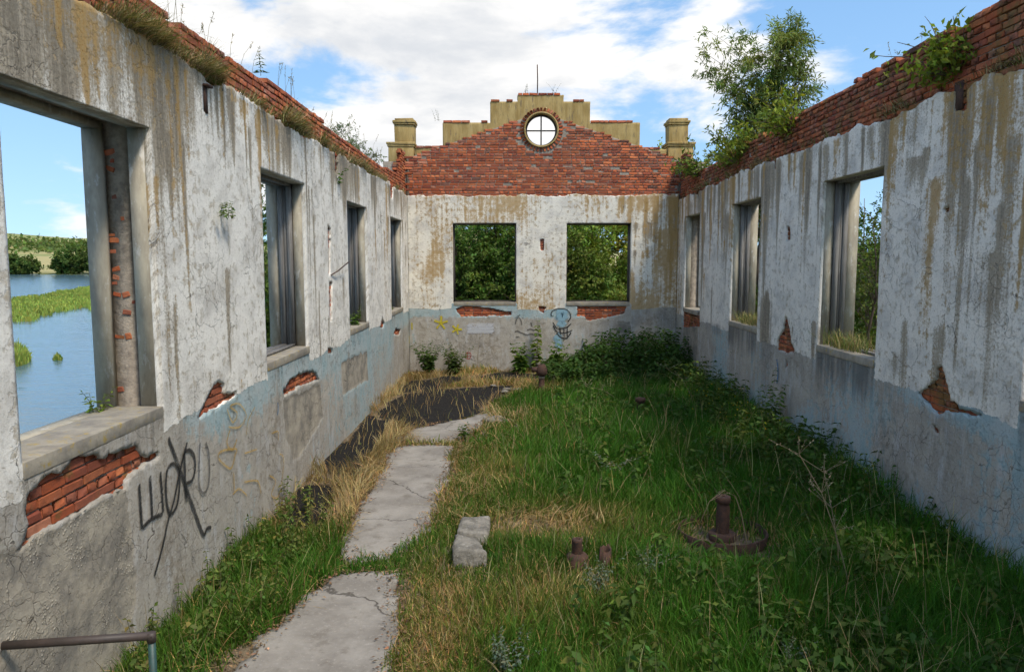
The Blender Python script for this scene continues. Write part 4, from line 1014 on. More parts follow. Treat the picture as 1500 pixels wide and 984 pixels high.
tree('slender_tree', 'thin forked sapling trunk standing close outside a grassy silled window of the grey wall', (sx, sy, gz(sx, sy)), [(.1, 0, 4.3, .7, .7, 1.0), (-.2, 0, 3.3, .6, .6, .8)], 26, 4, 8, (.09, .04), (.10, .13, .04), .055, 'bark', droop=.2, twiglen=.45)
# trees on the left bank
for i, (x, y, r, h) in enumerate([(-9.6, 27.5, 1.9, 7.5), (-12.2, 33.5, 2.4, 8.0), (-8.2, 38, 2.4, 7.5), (-15, 42, 2.6, 8.5), (-10.5, 47, 2.8, 9), (-6.0, 26.5, 1.2, 3.5)]):
    z = gz(x, y); h = h*1.35; r = r*1.25
    tree('bank_tree', 'leafy green tree on the river bank beyond the graffiti wall', (x, y, z), [(0, 0, h*.66, r, r, h*.32), (r*.4, 0, h*.4, r*.9, r*.9, h*.26), (-r*.4, 0, h*.36, r*.9, r*.9, h*.26)], 100, 8, 12, (.18, .09), [(.10, .16, .035), (.13, .18, .045)][i % 2], .13, group='trees on the river bank', droop=.15, twiglen=.7)
# far bank trees
for i, (px, wl, wpx, hpx, lab) in enumerate([(14, 404, 34, 32, 'dark round tree at the far waterline left of the small bush'), (42, 403, 26, 27, 'small round bush at the far waterline below the hay field'), (92, 404, 34, 34, 'round dark green tree at the far waterline in the riverside clump'), (113, 404, 40, 44, 'round dark green tree at the far waterline in the riverside clump'), (135, 404, 40, 47, 'round dark green tree at the far waterline in the riverside clump'), (160, 404, 44, 48, 'round dark green tree at the far waterline in the riverside clump'), (-20, 405, 50, 45, 'tall dark tree at the far waterline hidden behind the window pier')]):
    q = onz(px, wl+3, WZ); q[1] = max(q[1], 440); q = ray(px, 383); q = q/q[1]*470.; x, y = q[0], 470.
    s_ = y/F; rx = wpx*s_/2; hh = hpx*s_; z = gz(x, y)
    tree('far_tree', lab, (x, y, z), [(0, 0, hh*.55, rx, rx, hh*.45), (rx*.4, 0, hh*.35, rx*.8, rx*.8, hh*.33), (-rx*.4, 0, hh*.32, rx*.8, rx*.8, hh*.32)], 90, 7, 11, (1.3, .9), (.115, .17, .045), .5, group='far waterline trees' if i in (2, 3, 4, 5) else None, droop=.1, twiglen=2.6)
lm = LM(); n = 5200
n = 9000; X = RNG.uniform(-1150, -330, n); Y = 900+RNG.normal(0, 55, n)+.05*X; hs = RNG.uniform(-2, 3, n)+4*fbm(X*.03, Y*.03, 92)
gaps = fbm(X*.01, Y*.02, 91) > .36; X, Y, hs = X[gaps], Y[gaps], hs[gaps]
Z = height(X, Y)+hs; n = len(X)
lm.leaves(np.stack([X, Y, Z], 1), RNG.normal(0, 1, (n, 3)), RNG.uniform(3, 6, n), RNG.uniform(3, 5, n), jcol((.12, .165, .05), n, .25)); tag(lm.build('far_wood', 'leaf'), 'far wood along the ridge above the hay field', kind='stuff')
# reeds on the water
lm = LM()
def reeds(px_poly, n, h0, h1, wd, seed):
    P = np.array([onz(a, b, WZ)[:2] for a, b in px_poly]); lo, hi = P.min(0), P.max(0)
    Xr = RNG.uniform(lo[0], hi[0], n*3); Yr = RNG.uniform(lo[1], hi[1], n*3)
    d = psd(Xr, Yr, P)+(fbm(Xr*.12, Yr*.12, seed)-.5)*6*((hi-lo).min() > 12); k = d > 0; Xr, Yr = Xr[k][:n], Yr[k][:n]; m = len(Xr)
    h = RNG.uniform(h0, h1, m)
    if (hi-lo).min() < 12: h = h*(.35+.75*np.clip(psd(Xr, Yr, P)/max(.3, psd(Xr, Yr, P).max()), 0, 1))
    lm.blades(np.stack([Xr, Yr, np.full(m, WZ-.1)], 1), h, RNG.normal(0, .22, (m, 2)), np.full(m, wd)*RNG.uniform(.6, 1.3, m), jcol((.28, .34, .07), m, .22)*(1+.5*(fbm(Xr*.08, Yr*.08, 5)[:, None]-.5)))
reeds([(-120, 452), (10, 441), (60, 433), (150, 418), (260, 416), (260, 447), (147, 449), (100, 454), (72, 459), (60, 470), (15, 473), (-120, 480)], 26000, .5, 1.05, .30, 1)
reeds([(120, 452), (150, 451), (200, 452), (200, 460), (140, 459)], 900, .7, 1.3, .2, 2)
tag(lm.build('reed_bed', 'grass'), 'bright green reed bed lying across the river', kind='stuff')
for pts, lab, hh in (([(8, 520), (30, 512), (44, 520), (46, 530), (30, 537), (8, 538)], 'round green reed clump close to the window pier', 1.8), ([(77, 526), (84, 523), (92, 525), (90, 528), (80, 528)], 'tiny green reed tuft alone on open water', .9)):
    lm = LM(); reeds(pts, 1500 if hh > 1 else 260, hh*.5, hh, .10, 3); tag(lm.build('reed_clump', 'grass', origin=(*onz(*pts[0], WZ)[:2], WZ)), lab, 'reeds')

# ------------------------------------------------------------------ grass inside the ruin
def gauss(x, y, cx, cy, rx, ry): return np.exp(-((x-cx)/rx)**2-((y-cy)/ry)**2)
def grassmap(x, y):
    sd = slabd(x, y); bd = burnd(x, y)
    left = x < np.interp(y, [4, 7.3, 12.5, 15], [-2.1, -1.9, -1.9, -1.8])
    dry = np.where(left, sstep(8.3, 9.6, y+fpw(x, y, 1, .8, 4)), 0)
    dry = np.maximum(dry, sstep(17.2, 18.4, y)*sstep(1.6, .7, x+fpw(x, y, 1.2, .5, 6)))
    dry = np.maximum(dry, sstep(-.55, -.1, bd))
    edge = np.exp(-np.clip(-sd, 0, 9)/.33)*sstep(7.8, 9, y)
    dry = np.maximum(dry, edge*.75)
    dry = np.maximum(dry, .95*gauss(x, y, .25, 8.75, 1.1, .6)); dry = np.maximum(dry, .95*gauss(x, y, -.72, 6.2, .5, 1.4)); dry = np.maximum(dry, .7*gauss(x, y, .3, 6.8, .9, .8))
    dry = np.maximum(dry, .6*gauss(x, y, 2.5, 8.4, .7, .5)); dry = np.maximum(dry, .5*gauss(x, y, .0, 14.5, .9, 1.2)); dry = np.maximum(dry, .5*gauss(x, y, -.4, 11, .6, 2.5))
    den = sstep(.05, -.08, sd+fpw(x, y, 5, .12, 7))*(1-.99*sstep(-.30, -.06, bd+fpw(x, y, 2.5, .15, 8)))
    den = den*(1-.75*gauss(x, y, .1, 8.8, .55, .28))*(1-.8*sstep(.26, .05, np.abs(sd))*left*sstep(7.5, 5.2, y))
    den *= .35+.65*sstep(.30, .55, fbm(x*1.6, y*1.6, 17))
    hh = .12+.15*sstep(.0, 1.6, -sd)*(~left)+.12*left+.12*sstep(3.6, 4.7, x)+.10*sstep(1.0, 2.6, x)
    low = np.maximum.reduce([gauss(x, y, .35, 8.5, 1.1, .55), gauss(x, y, .8, 7.25, .45, .55), gauss(x, y, 2.47, 8.15, .75, .65), gauss(x, y, -.4, 7.6, .5, .5)])
    hh = hh*(1-.62*low); den_low = low
    hh = hh*(.45+.6*fbm(x*1.3, y*1.3, 23)+.6*fbm(x*4.5, y*4.5, 24)); hh = hh*(1-.7*sstep(-.7, -.05, bd))*(1-.5*left*sstep(8.5, 9.5, y)); den = den*(1-.35*den_low)*(1-.8*gauss(x, y, 2.47, 8.3, .6, .6)); hh = hh*(1-.68*gauss(x, y, 2.47, 7.85, .8, .55))
    return den, np.clip(dry, 0, 1), hh
n = 330000
y = 3.9*(21.65/3.9)**RNG.random(n); x = RNG.uniform(XL+.02, XR-.02, n)
den, dry, hh = grassmap(x, y); k = RNG.random(n) < den; x, y, dry, hh = x[k], y[k], dry[k], hh[k]; n = len(x)
isd = RNG.random(n) < dry*.76+.05+.10*(x < -1.9)
z = np.where(slabd(x, y) > -.02, .03, floorz(x, y))-.01
wind = np.stack([fbm(x*.7, y*.7, 41)-.5, fbm(x*.7, y*.7, 42)-.5], 1)*1.3
lean = RNG.normal(0, .38, (n, 2))+wind
P = np.stack([x, y, z], 1); wid = (.0055+.00065*y)*RNG.uniform(.7, 1.5, n)
tone = (.65+.7*fbm(x*.8, y*.8, 43))[:, None]
yl = np.clip(dry*1.2+(fbm(x*1.1, y*1.1, 44)-.45)*1.1-.25*sstep(.8, 2.2, x)+RNG.normal(.08, .2, n), 0, 1)[:, None]
cg = (jcol(GREEN, n, .25)*(1-yl)+jcol(YEL, n, .2)*yl)*tone; cd = jcol(DRY, n, .28)*(.7+.5*tone*.8)
g = ~isd
lm = LM(); lm.blades(P[g], hh[g]*RNG.uniform(.6, 1.45, g.sum()), lean[g], wid[g], cg[g]); tag(lm.build('grass', 'grass'), 'lush green grass growing over the ruin floor', kind='stuff')
d_ = isd
lm = LM(); ln2 = RNG.normal(0, .7, (d_.sum(), 2))+wind[d_]*1.5
lm.blades(P[d_], hh[d_]*RNG.uniform(.6, 1.3, d_.sum()), ln2, wid[d_]*.8, cd[d_])
# flattened straw heaps along the left wall and round the burnt ground
n = 40000; y = RNG.uniform(8.6, 20.8, n); x = np.where(RNG.random(n) < .5, RNG.uniform(XL+.03, -1.7, n), RNG.uniform(XL+.03, 1.6, n))
_, dr, _ = grassmap(x, y); bd = burnd(x, y); k = (slabd(x, y) < -.03) & (RNG.random(n) < np.maximum(dr, .25*(bd > 0))*np.where(bd > -.15, .025, np.where(bd > -.5, .4, 1))); x, y = x[k], y[k]; n = len(x)
a = (fbm(x*1.2, y*1.2, 47)*4*math.pi)+RNG.normal(0, .5, n); l_ = RNG.uniform(.8, 1.5, n)*np.where(burnd(x, y) > -.45, .45, 1); heap = np.clip(fbm(x*1.5, y*1.5, 48)-.38, 0, 1)*.75
heap = heap*sstep(-.02, -.3, burnd(x, y))
lm.blades(np.stack([x, y, floorz(x, y)+heap*RNG.random(n)], 1), RNG.uniform(.14, .36, n), np.stack([np.cos(a), np.sin(a)], 1)*l_[:, None], (.0045+.0004*y)*RNG.uniform(.7, 1.3, n), jcol((.36, .265, .12), n, .25))
n = 2400; y = 4.2*(20/4.2)**RNG.random(n); x = RNG.uniform(-3.05, 4.7, n); dn_, _, h_ = grassmap(x, y); k = dn_ > .3; x, y, h_ = x[k], y[k], h_[k]; n = len(x)
lm.blades(np.stack([x, y, floorz(x, y)], 1), h_*RNG.uniform(1.2, 2.1, n)+.06, RNG.normal(0, .3, (n, 2)), np.full(n, .005)+.0003*y, jcol((.30, .25, .12), n, .3))
tag(lm.build('dry_grass', 'straw'), 'dry yellow straw lying between wall, path and burnt ground', kind='stuff')
# litter and twigs along the slab edges
n = 22000; y = RNG.uniform(4.5, 14.5, n); x = RNG.uniform(-2.7, -.5, n); s_ = slabd(x, y); k = (np.abs(s_+.02) < .22*RNG.random(n)**1.5) ; x, y = x[k], y[k]; n = len(x)
lm = LM(); lm.leaves(np.stack([x, y, np.where(slabd(x, y) > 0, .045, .025)+RNG.uniform(0, .02, n)], 1), np.stack([RNG.normal(0, 1, n), RNG.normal(0, 1, n), RNG.normal(0, .15, n)], 1), RNG.uniform(.02, .06, n), RNG.uniform(.008, .025, n), jcol((.22, .14, .08), n, .4), flat=3)
tag(lm.build('leaf_litter', 'straw'), 'brown leaf litter strewn along the slab edges', kind='stuff')

# ------------------------------------------------------------------ grass and weeds on the wall tops
def ledge(name, lab, X, sgn, n, dens, ztop):
    u = 4.4*(21.4/4.4)**RNG.random(n); dn = dens(u); k = RNG.random(n) < dn; u = u[k]; n = len(u)
    back = RNG.random(n)**1.5*.12; x_ = X-sgn*(.01+back)
    lean = np.stack([sgn*np.abs(RNG.normal(.55, .5, n)), RNG.normal(-.1, .5, n)], 1); h = RNG.uniform(.05, .36, n)*(.3+.9*dens(u))*(.45+1.1*fbm(u*7, back*9, 68))
    cl = np.where((RNG.random(n) < .55)[:, None], jcol((.40, .31, .17), n, .25), jcol((.15, .17, .05), n, .25))
    lm = LM(); lm.blades(np.stack([x_, u, ztop(u)+RNG.uniform(-.02, .03, n)], 1), h, lean, (.004+.0006*u)*RNG.uniform(.8, 1.3, n), cl)
    # roots and thatch hanging over the edge
    m = n//5; u2 = u[:m]; lm.blades(np.stack([np.full(m, X+sgn*.012), u2, ztop(u2)+.02], 1), RNG.uniform(.05, .2, m), np.stack([np.full(m, sgn*.9)*RNG.uniform(.5, 1.3, m), RNG.normal(0, .7, m)], 1), np.full(m, .009), jcol((.24, .18, .10), m, .3))
    # tall seed stalks
    for k in range(46):
        uu = random.choice(list(u)); b = np.array([X-sgn*random.uniform(.1, .3), uu, ztop(np.array(uu))+.35]); hh_ = random.uniform(.25, .6); d = np.array([sgn*random.gauss(.05, .08), random.gauss(0, .1), 0])
        lm.stem([b, b+d*.4+(0, 0, hh_*.6), b+d+(0, 0, hh_)], .003, .0015, (.22, .19, .09))
        q = 10; tt = RNG.uniform(.7, 1, q)[:, None]; lm.leaves(b+d*tt+np.array([0, 0, hh_])*tt, RNG.normal(0, .4, (q, 3))+np.array([0, 0, .8]), np.full(q, .035), np.full(q, .008), jcol((.27, .23, .12), q))
    tag(lm.build(name, 'straw'), lab, kind='stuff')
cl1 = lambda c_, w_: (lambda u: np.exp(-((u-c_)/w_)**2))
dl = lambda u: np.clip(.12+.95*cl1(6.45, .5)(u)+.9*cl1(7.9, .6)(u)+.85*cl1(10.2, 1.0)(u)+.75*cl1(12.2, 1.0)(u)+.4*cl1(15, 1.5)(u)+.35*cl1(19, 2)(u)-.25*sstep(6, 5, u), 0, 1)*sstep(.32, .58, fbm(u*2.2, u*0, 66))
dr_ = lambda u: np.clip(.05+.4*cl1(7.2, .5)(u)+.5*cl1(9.6, .5)(u)+.35*cl1(12.5, 1.2)(u)+.5*cl1(17, 3)(u), 0, 1)*sstep(.36, .62, fbm(u*2.2, u*0, 67))
ledge('ledge_grass', 'dry tufted grass hanging from the left wall ledge under the bricks', XL, 1, 17000, dl, lambda u: 5.10+.06*sstep(8, 18, u))
ledge('ledge_grass', 'sparse grass clinging to the top of the grey wall', XR, -1, 6500, dr_, lambda u: 5.12+u*0)

# ------------------------------------------------------------------ single plants
def plant(name, lab, base, h, stems, leaf, colr, spread=.25, per=14, cat='plant', group=None, droop=.35, lean=(0, 0, 0), stemc=(.12, .13, .05), basefrac=.15, sr=.004, direct=None):
    base = np.array(base, float); lm = LM()
    for k in range(stems):
        b = base+np.array([RNG.normal(0, spread*.12), RNG.normal(0, spread*.12), 0]); hh_ = h*RNG.uniform(.65, 1.05)
        d = np.array([RNG.normal(0, spread), RNG.normal(0, spread), 0])*hh_+np.array(lean)*hh_
        t_ = np.linspace(0, 1, 5)[:, None]; cv = b+d*t_**1.6+np.array([0, 0, hh_])*t_
        lm.stem(cv, sr, sr*.4, stemc)
        f = np.linspace(basefrac, 1, per)+RNG.normal(0, .02, per); f = np.clip(f, 0, 1)
        pts = b+d*(f**1.6)[:, None]+np.array([0, 0, hh_])*f[:, None]
        pts = np.repeat(pts, 2, 0); m = len(pts); a = np.repeat(np.arange(per)*1.57+RNG.uniform(0, 6), 2)+np.tile([0, math.pi], per)+RNG.normal(0, .25, m)
        sc_ = np.repeat(1.15-.75*f**2, 2)
        D = np.stack([np.cos(a), np.sin(a), RNG.normal(.25-droop, .2, m)], 1)
        lm.leaves(pts, D, leaf[0]*sc_*RNG.uniform(.8, 1.2, m), leaf[1]*sc_*RNG.uniform(.8, 1.2, m), jcol(colr, m, .2), flat=2.5)
    return tag(lm.build(name, 'leaf', origin=base), lab, cat, group)
NET = (.055, .105, .024); LEAFY = (.10, .165, .03); SIL = (.15, .19, .135)
fl = lambda px, py: onz(px, py, 0)
# nettle thicket in the far right corner, one dense mass
lm = LM()
def weed(lm, x, y, h, leaf, colr, per):
    b = np.array([x, y, -.02]); d = RNG.normal(0, .14, 3)*h; d[2] = 0
    t_ = np.linspace(0, 1, 3)[:, None]; lm.stem(b+d*t_+np.array([0, 0, h])*t_, .005, .002, (.08, .10, .035))
    f = np.linspace(.15, 1, per); pts = np.repeat(b+d*f[:, None]+np.array([0, 0, h])*f[:, None], 2, 0); m = len(pts)
    a = np.repeat(np.arange(per)*1.57+RNG.uniform(0, 6), 2)+np.tile([0, math.pi], per)+RNG.normal(0, .25, m)
    lm.leaves(pts, np.stack([np.cos(a), np.sin(a), RNG.normal(-.25, .25, m)], 1), leaf*RNG.uniform(.7, 1.25, m), leaf*.5*RNG.uniform(.8, 1.2, m), jcol(colr, m, .25), flat=2.5)
for k in range(430):
    x = RNG.uniform(.9, 4.72); y = RNG.uniform(18.6, 21.55); h = (.55+.75*sstep(1.4, 3.0, x)*sstep(18.4, 20.4, y))*RNG.uniform(.6, 1.08)
    weed(lm, x, y, h, .15, NET, 11)
tag(lm.build('nettle_thicket', 'leaf'), 'dark green nettle thicket filling the corner under the gable window', kind='stuff')
lm = LM()
for k in range(2300):
    x = 4.75-abs(RNG.normal(0, 1.8)); y = 4.6*(19./4.6)**RNG.random()
    if x < .6 or math.hypot(x-2.5, y-8.2) < .95 or math.hypot(x-.8, y-7.4) < .7 or fbm(np.array([x*1.1]), np.array([y*1.1]), 97)[0] < .41: continue
    weed(lm, x, y, RNG.uniform(.18, .5)+.55*(x > 3.7)*RNG.random()*sstep(7, 10, y), (.05+.05*RNG.random())*(1+.03*y), (.065, .115, .025) if RNG.random() < .7 else (.10, .14, .03), 8)
for k in range(150):
    y = 4.8*(9.6/4.8)**RNG.random(); x = RNG.uniform(-3.05, -2.15)
    if slabd(np.array([x]), np.array([y]))[0] > -.12: continue
    weed(lm, x, y, RNG.uniform(.15, .5), .03+.05*RNG.random(), (.10, .15, .035) if RNG.random() < .6 else (.17, .17, .05), 9)
n = 90; xx = RNG.normal(4.1, .4, n); yy = RNG.normal(13.6, 1.2, n); lm.leaves(np.stack([np.minimum(xx, 4.7), yy, RNG.uniform(.45, .75, n)], 1), RNG.normal(0, 1, (n, 3)), np.full(n, .03), np.full(n, .03), jcol((.55, .42, .03), n, .1))
tag(lm.build('weeds', 'leaf'), 'scattered leafy weeds standing in the grass, some with yellow flowers', kind='stuff')
plant('sapling', 'bright green sapling climbing the plaster between the two gable windows', (.68, 21.45, 0), 1.75, 3, (.22, .16), (.14, .20, .035), .06, 10)
plant('broadleaf_weed', 'broad leaved weed clump beside the sapling under the gable wall', (.2, 21.1, 0), 1.0, 10, (.22, .16), LEAFY, .25, 7)
plant('broadleaf_weed', 'broad leaved weed clump between sapling and nettle thicket', (1.2, 21.0, 0), 1.0, 10, (.22, .15), LEAFY, .25, 7)
plant('weed_clump', 'green weed clump in the back corner under the yellow stars', (-2.45, 21.1, 0), .95, 26, (.15, .075), (.075, .125, .03), .35, 10)
plant('weed_clump', 'green weed clump near the small red sprayed circle', (-1.75, 21.1, 0), .85, 20, (.15, .075), (.08, .12, .03), .3, 10)
plant('path_sprig', 'small dark green sprig rooted at the far slab edge', fl(680, 645), .36, 3, (.11, .07), (.07, .13, .03), .1, 7)
plant('leafy_shrub', 'tall leafy shrub against the grey wall beneath a triangular plaster hole', (4.55, 12.7, 0), 1.35, 7, (.15, .07), (.10, .16, .035), .16, 16)
plant('leafy_shrub', 'dark leafy shrub against the grey wall under the black damp stain', (4.45, 10.6, 0), .85, 14, (.16, .075), NET, .3, 10)
plant('nettle', 'lone nettle stem beside the grey wall above the grass', (4.62, 8.65, 0), .72, 2, (.14, .06), (.09, .14, .05), .08, 9)
for q, lab in (((880, 868), 'silvery mugwort tuft beside the broken pipe stub'), ((950, 850), 'silvery mugwort tuft in grass between pipe stub and rusty ring'), ((735, 985), 'silvery mugwort tuft among dry grass by the near path slab'), ((1160, 990), 'pale mugwort tuft deep in the dark green grass')):
    plant('mugwort', lab, fl(*q), .36, 12, (.05, .022), SIL, .4, 12)
plant('wall_sprig', 'small green sprig growing out of the plaster beside the large window', onx(320, 312, XL)+(.02, 0, -.05), .20, 5, (.07, .03), (.11, .16, .04), .4, 6, lean=(.35, 0, 0))
plant('wall_sprig', 'green sprig rooted in a slot high on the graffiti wall', onx(495, 262, XL)+(.02, 0, -.1), .34, 4, (.12, .05), (.09, .16, .035), .5, 6, lean=(.4, 0, 0))
plant('wall_top_weed', 'upright weed spike on the left wall top against the cloud', onx(381, 108, XL-.2)+(0, 0, -.03), .42, 1, (.09, .03), (.08, .12, .04), .03, 14)
plant('sill_plant', 'green plant growing on the third river window sill', onx(519, 478, XL-.15)+(0, 0, -.02), .42, 6, (.10, .06), LEAFY, .3, 7)
plant('sill_plant', 'small tuft on the window sill nearest the back corner', (XL-.2, 19.6, 1.95), .26, 8, (.08, .025), (.12, .15, .03), .3, 6)
plant('sill_plant', 'yellow flowering weed on the large window sill by the jamb', (XL-.47, 6.2, 1.95), .22, 4, (.07, .03), (.14, .18, .03), .3, 6)
for (yy, zz, lab) in ((11.0, 1.93, 'dry grass tuft on the sill of the window showing a forked trunk'), (15.5, 1.92, 'dry grass tuft on the sill of the middle grey wall window')):
    lm = LM(); n = 500; P = np.stack([XR+RNG.uniform(.03, .35, n), yy+RNG.normal(0, .35, n), np.full(n, zz+.01)], 1)
    lm.blades(P, RNG.uniform(.1, .36, n), RNG.normal(0, .4, (n, 2)), np.full(n, .01), np.where((RNG.random(n) < .5)[:, None], jcol((.32, .26, .11), n), jcol((.13, .16, .04), n)))
    tag(lm.build('sill_grass', 'straw', origin=(XR+.2, yy, zz)), lab, 'grass')
def twiggy(name, lab, base, shoots, leaf, colr, bare=()):
    lm = LM(); base = np.array(base, float)
    for d, L_, nl_ in shoots:
        d = np.array(d, float); d /= np.linalg.norm(d); t_ = np.linspace(0, 1, 6)[:, None]; sg = np.array([0, 0, .18*L_]); cv = base+d*L_*t_+sg*np.sin(t_*2.2)+RNG.normal(0, .012*L_, (6, 3))*(t_ > .1)
        lm.stem(cv, .010, .003, (.14, .10, .08), 4)
        if nl_:
            f = RNG.uniform(.2, 1.03, nl_); j = np.minimum((f*5).astype(int), 4); pts = cv[j]+(cv[j+1]-cv[j])*(f*5-j)[:, None]+RNG.normal(0, .05, (nl_, 3))
            lm.leaves(pts, d*.4+RNG.normal(0, .8, (nl_, 3)), leaf[0]*RNG.uniform(.6, 1.2, nl_), leaf[1]*RNG.uniform(.6, 1.2, nl_), jcol(colr, nl_, .25), flat=1.2)
    return tag(lm.build(name, 'leaf', origin=base), lab, 'shrub')
rs = lambda n, sx_, sy_, sz_, L_, nl_: [((RNG.normal(-.25, sx_), RNG.normal(0, sy_), abs(RNG.normal(.25, sz_))), L_*RNG.uniform(.5, 1.1), nl_) for _ in range(n)]
b1 = onx(1390, 118, XR)+(.10, 0, 0)
twiggy('wall_top_shrub', 'twiggy shrub with bare arching shoots rooted in the mossy bricks', b1, rs(26, .35, .6, .35, .62, 34)+[((-.35, .3, .8), .75, 8), ((-.5, .9, .35), 1.15, 14), ((-.3, .9, .55), 1.0, 3), ((-.1, .25, .9), .5, 30), ((-.2, -.3, .8), .4, 16), ((-.4, 1, .1), 1.1, 16)], (.10, .05), (.17, .21, .035))
b2 = onx(1155, 195, XR)+(.12, 0, 0)
twiggy('wall_top_shrub', 'yellow green shrub leaning over the brick top in front of the willow', b2, rs(24, .4, .7, .45, .95, 26), (.12, .05), (.20, .23, .035))
b3 = onx(1075, 240, XR)+(.12, 0, -.05)
twiggy('wall_top_shrub', 'low bushy yellow green shrub spilling over the brick top near the pillar', b3, rs(34, .45, 1.1, .32, 1.25, 30), (.13, .06), (.17, .20, .035))
b4 = onx(1020, 262, XR)+(.10, 0, 0)
twiggy('wall_top_shrub', 'small green shrub at the brick corner beside the gable', b4, rs(22, .45, .7, .35, .9, 24), (.13, .06), (.14, .18, .035))
# thin sprigs on the gable top
for px, lab in ((640, 'tiny weed on the lower left gable step'), (771, 'tiny bare weed on the highest gable step left of the rod'), (810, 'tiny bare weed on the highest gable step right of the rod')):
    zt = 7.3 if px < 700 else 8.06
    p_ = ony(px, 150, YB+.25); plant('gable_weed', lab, (p_[0], YB+.22, zt), .36, 3, (.05, .015), (.10, .11, .05), .35, 6)
# dry stalks standing in the grass
def stalk(lab, pts, side=6):
    P = np.array(pts, float); lm = LM(); lm.stem(P, .007, .003, (.30, .23, .14), 4)
    for k in range(side):
        i = random.randrange(len(P)//2, len(P)); d = np.array([random.gauss(0, .12), random.gauss(0, .12), random.uniform(.08, .2)]); lm.stem([P[i], P[i]+d*.6, P[i]+d], .003, .0015, (.33, .26, .16))
        q = 8; lm.leaves(P[i]+d*RNG.uniform(.5, 1, (q, 1)), RNG.normal(0, 1, (q, 3)), np.full(q, .03), np.full(q, .008), jcol((.36, .30, .2), q))
    tag(lm.build('dry_stalk', 'straw', origin=P[0]), lab, 'plant')
b = fl(1250, 890)
stalk('tall branching dry stalk leaning over the dark grass', [b, b+(-.05, .1, .35), b+(-.14, .15, .7), b+(-.26, .2, 1.05), b+(-.45, .3, 1.4)], 12)
b = fl(1228, 860); stalk('tall thin dry stalk standing beside the branching one', [b, b+(-.02, 0, .4), b+(-.08, .05, .8), b+(-.15, .1, 1.15)], 9)
b = fl(1095, 800); stalk('arched dry stem looping over the rusty ring', [b, b+(-.05, .1, .35), b+(-.12, .12, .55), b+(-.25, .12, .62), b+(-.42, .1, .5), b+(-.52, .1, .25)], 2)
b = fl(1270, 560+90); stalk('dry stalk near the leafy shrub under the damp stain', [b, b+(.02, 0, .4), b+(.0, .05, .8)], 5)
b = (3.9, 15.5, 0); b = np.array(b); stalk('leaning dry stalk among weeds near the far grey window', [b, b+(-.1, 0, .4), b+(-.3, 0, .75), b+(-.6, 0, .95)], 6)
b = fl(905, 600); stalk('pale dry stalk behind the green grass near the rusty stump', [b, b+(-.1, 0, .3), b+(-.35, 0, .45), b+(-.7, .1, .5)], 6)
b = fl(700, 545); stalk('brown dry stalk beside the small red circle', [b, b+(.0, 0, .5), b+(.05, 0, 1.0)], 7)

# ------------------------------------------------------------------ ironwork and blocks
def thing(name, c_, lab, cat, group=None): return empty(name, c_, lab, cat, group)
def part_lathe(name, root, c_, prof, k=20, mat='rust', jit=.0025):
    mb = MB(); mb.lathe(c_, prof, k, jit); return mb.build(name, M[mat], root, smooth=False)
# ring and post
c_ = np.array([2.47, 8.40, 0.]); t = thing('rusty_well_head', c_, 'rusty pipe post standing inside a broad rusty iron ring', 'pipe')
part_lathe('rim', t, c_, [(.485, -.02), (.488, .095), (.50, .103), (.512, .095), (.512, -.02)], 40, jit=.004)
part_lathe('post', t, c_, [(.075, -.03), (.075, .36), (.066, .40), (.066, .42)], 18)
part_lathe('flange', t, c_, [(.16, -.02), (.16, .05), (.14, .06), (.078, .06)], 20)
part_lathe('cap', t, c_, [(.064, .415), (.085, .425), (.088, .49), (.075, .50), (.03, .50), (.028, .46)], 18)
# pipe stub with base
c_ = np.array([.68, 7.55, 0.]); t = thing('pipe_stub', c_, 'short rusty pipe stub on a round stepped flange beside the concrete block', 'pipe')
part_lathe('neck', t, c_, [(.058, .10), (.055, .27), (.06, .30), (.05, .31), (.03, .31), (.028, .2)], 16)
part_lathe('flange', t, c_, [(.14, -.03), (.14, .06), (.12, .08), (.12, .12), (.085, .15), (.056, .155)], 20)
c_ = np.array([.98, 7.55, 0.]); t = thing('broken_pipe', c_, 'broken jagged rusty pipe end next to the flanged stub', 'pipe')
mb = MB(); k = 14; tt = np.arange(k)*2*math.pi/k; hz = .20+RNG.uniform(-.05, .05, k)
mb.add(np.concatenate([np.stack([c_[0]+r*np.cos(tt), c_[1]+r*np.sin(tt), zz], 1) for r, zz in ((.065, np.full(k, -.03)), (.065, hz), (.05, hz-.01), (.05, np.full(k, .0)))]), [(i*k+j, i*k+(j+1) % k, (i+1)*k+(j+1) % k, (i+1)*k+j) for i in range(3) for j in range(k)]); mb.build('pipe_wall', M['rust'], t)
# hydrant like valve
c_ = np.array([.70, 18.0, 0.]); t = thing('rusty_valve', c_, 'rusty valve post with a bulky head standing in burnt straw', 'valve')
part_lathe('post', t, c_, [(.10, -.03), (.10, .12), (.075, .14), (.075, .42), (.09, .44)], 14)
part_lathe('head', t, c_, [(.09, .43), (.13, .45), (.14, .58), (.11, .63), (.09, .70), (.05, .715), (.0, .715)], 14)
mb = MB(); mb.tube([c_+(-.11, 0, .58), c_+(-.24, -.02, .58)], [.06, .07], 12); mb.build('spout', M['rust'], t)
part_lathe('collar', t, c_, [(.078, .36), (.082, .36), (.082, .41), (.078, .41)], 14, 'sill')
c_ = np.array([2.5, 19.4, 0.]); t = thing('pipe_stub', c_, 'rusty square pipe stub at the nettle thicket edge', 'pipe')
mb = MB(); mb.box(c_+(-.07, -.07, -.03), c_+(.07, .07, .62), .006); mb.build('post', M['rust'], t, bevel=.01)
mb = MB(); mb.box(c_+(.0, -.22, .10), c_+(.42, -.09, .20), .006); mb.build('bracket', M['rust'], t, bevel=.01)
c_ = np.array([2.65, 15.1, 0.]); t = thing('pipe_stub', c_, 'rusty capped pipe stub half hidden in tall green weeds', 'pipe')
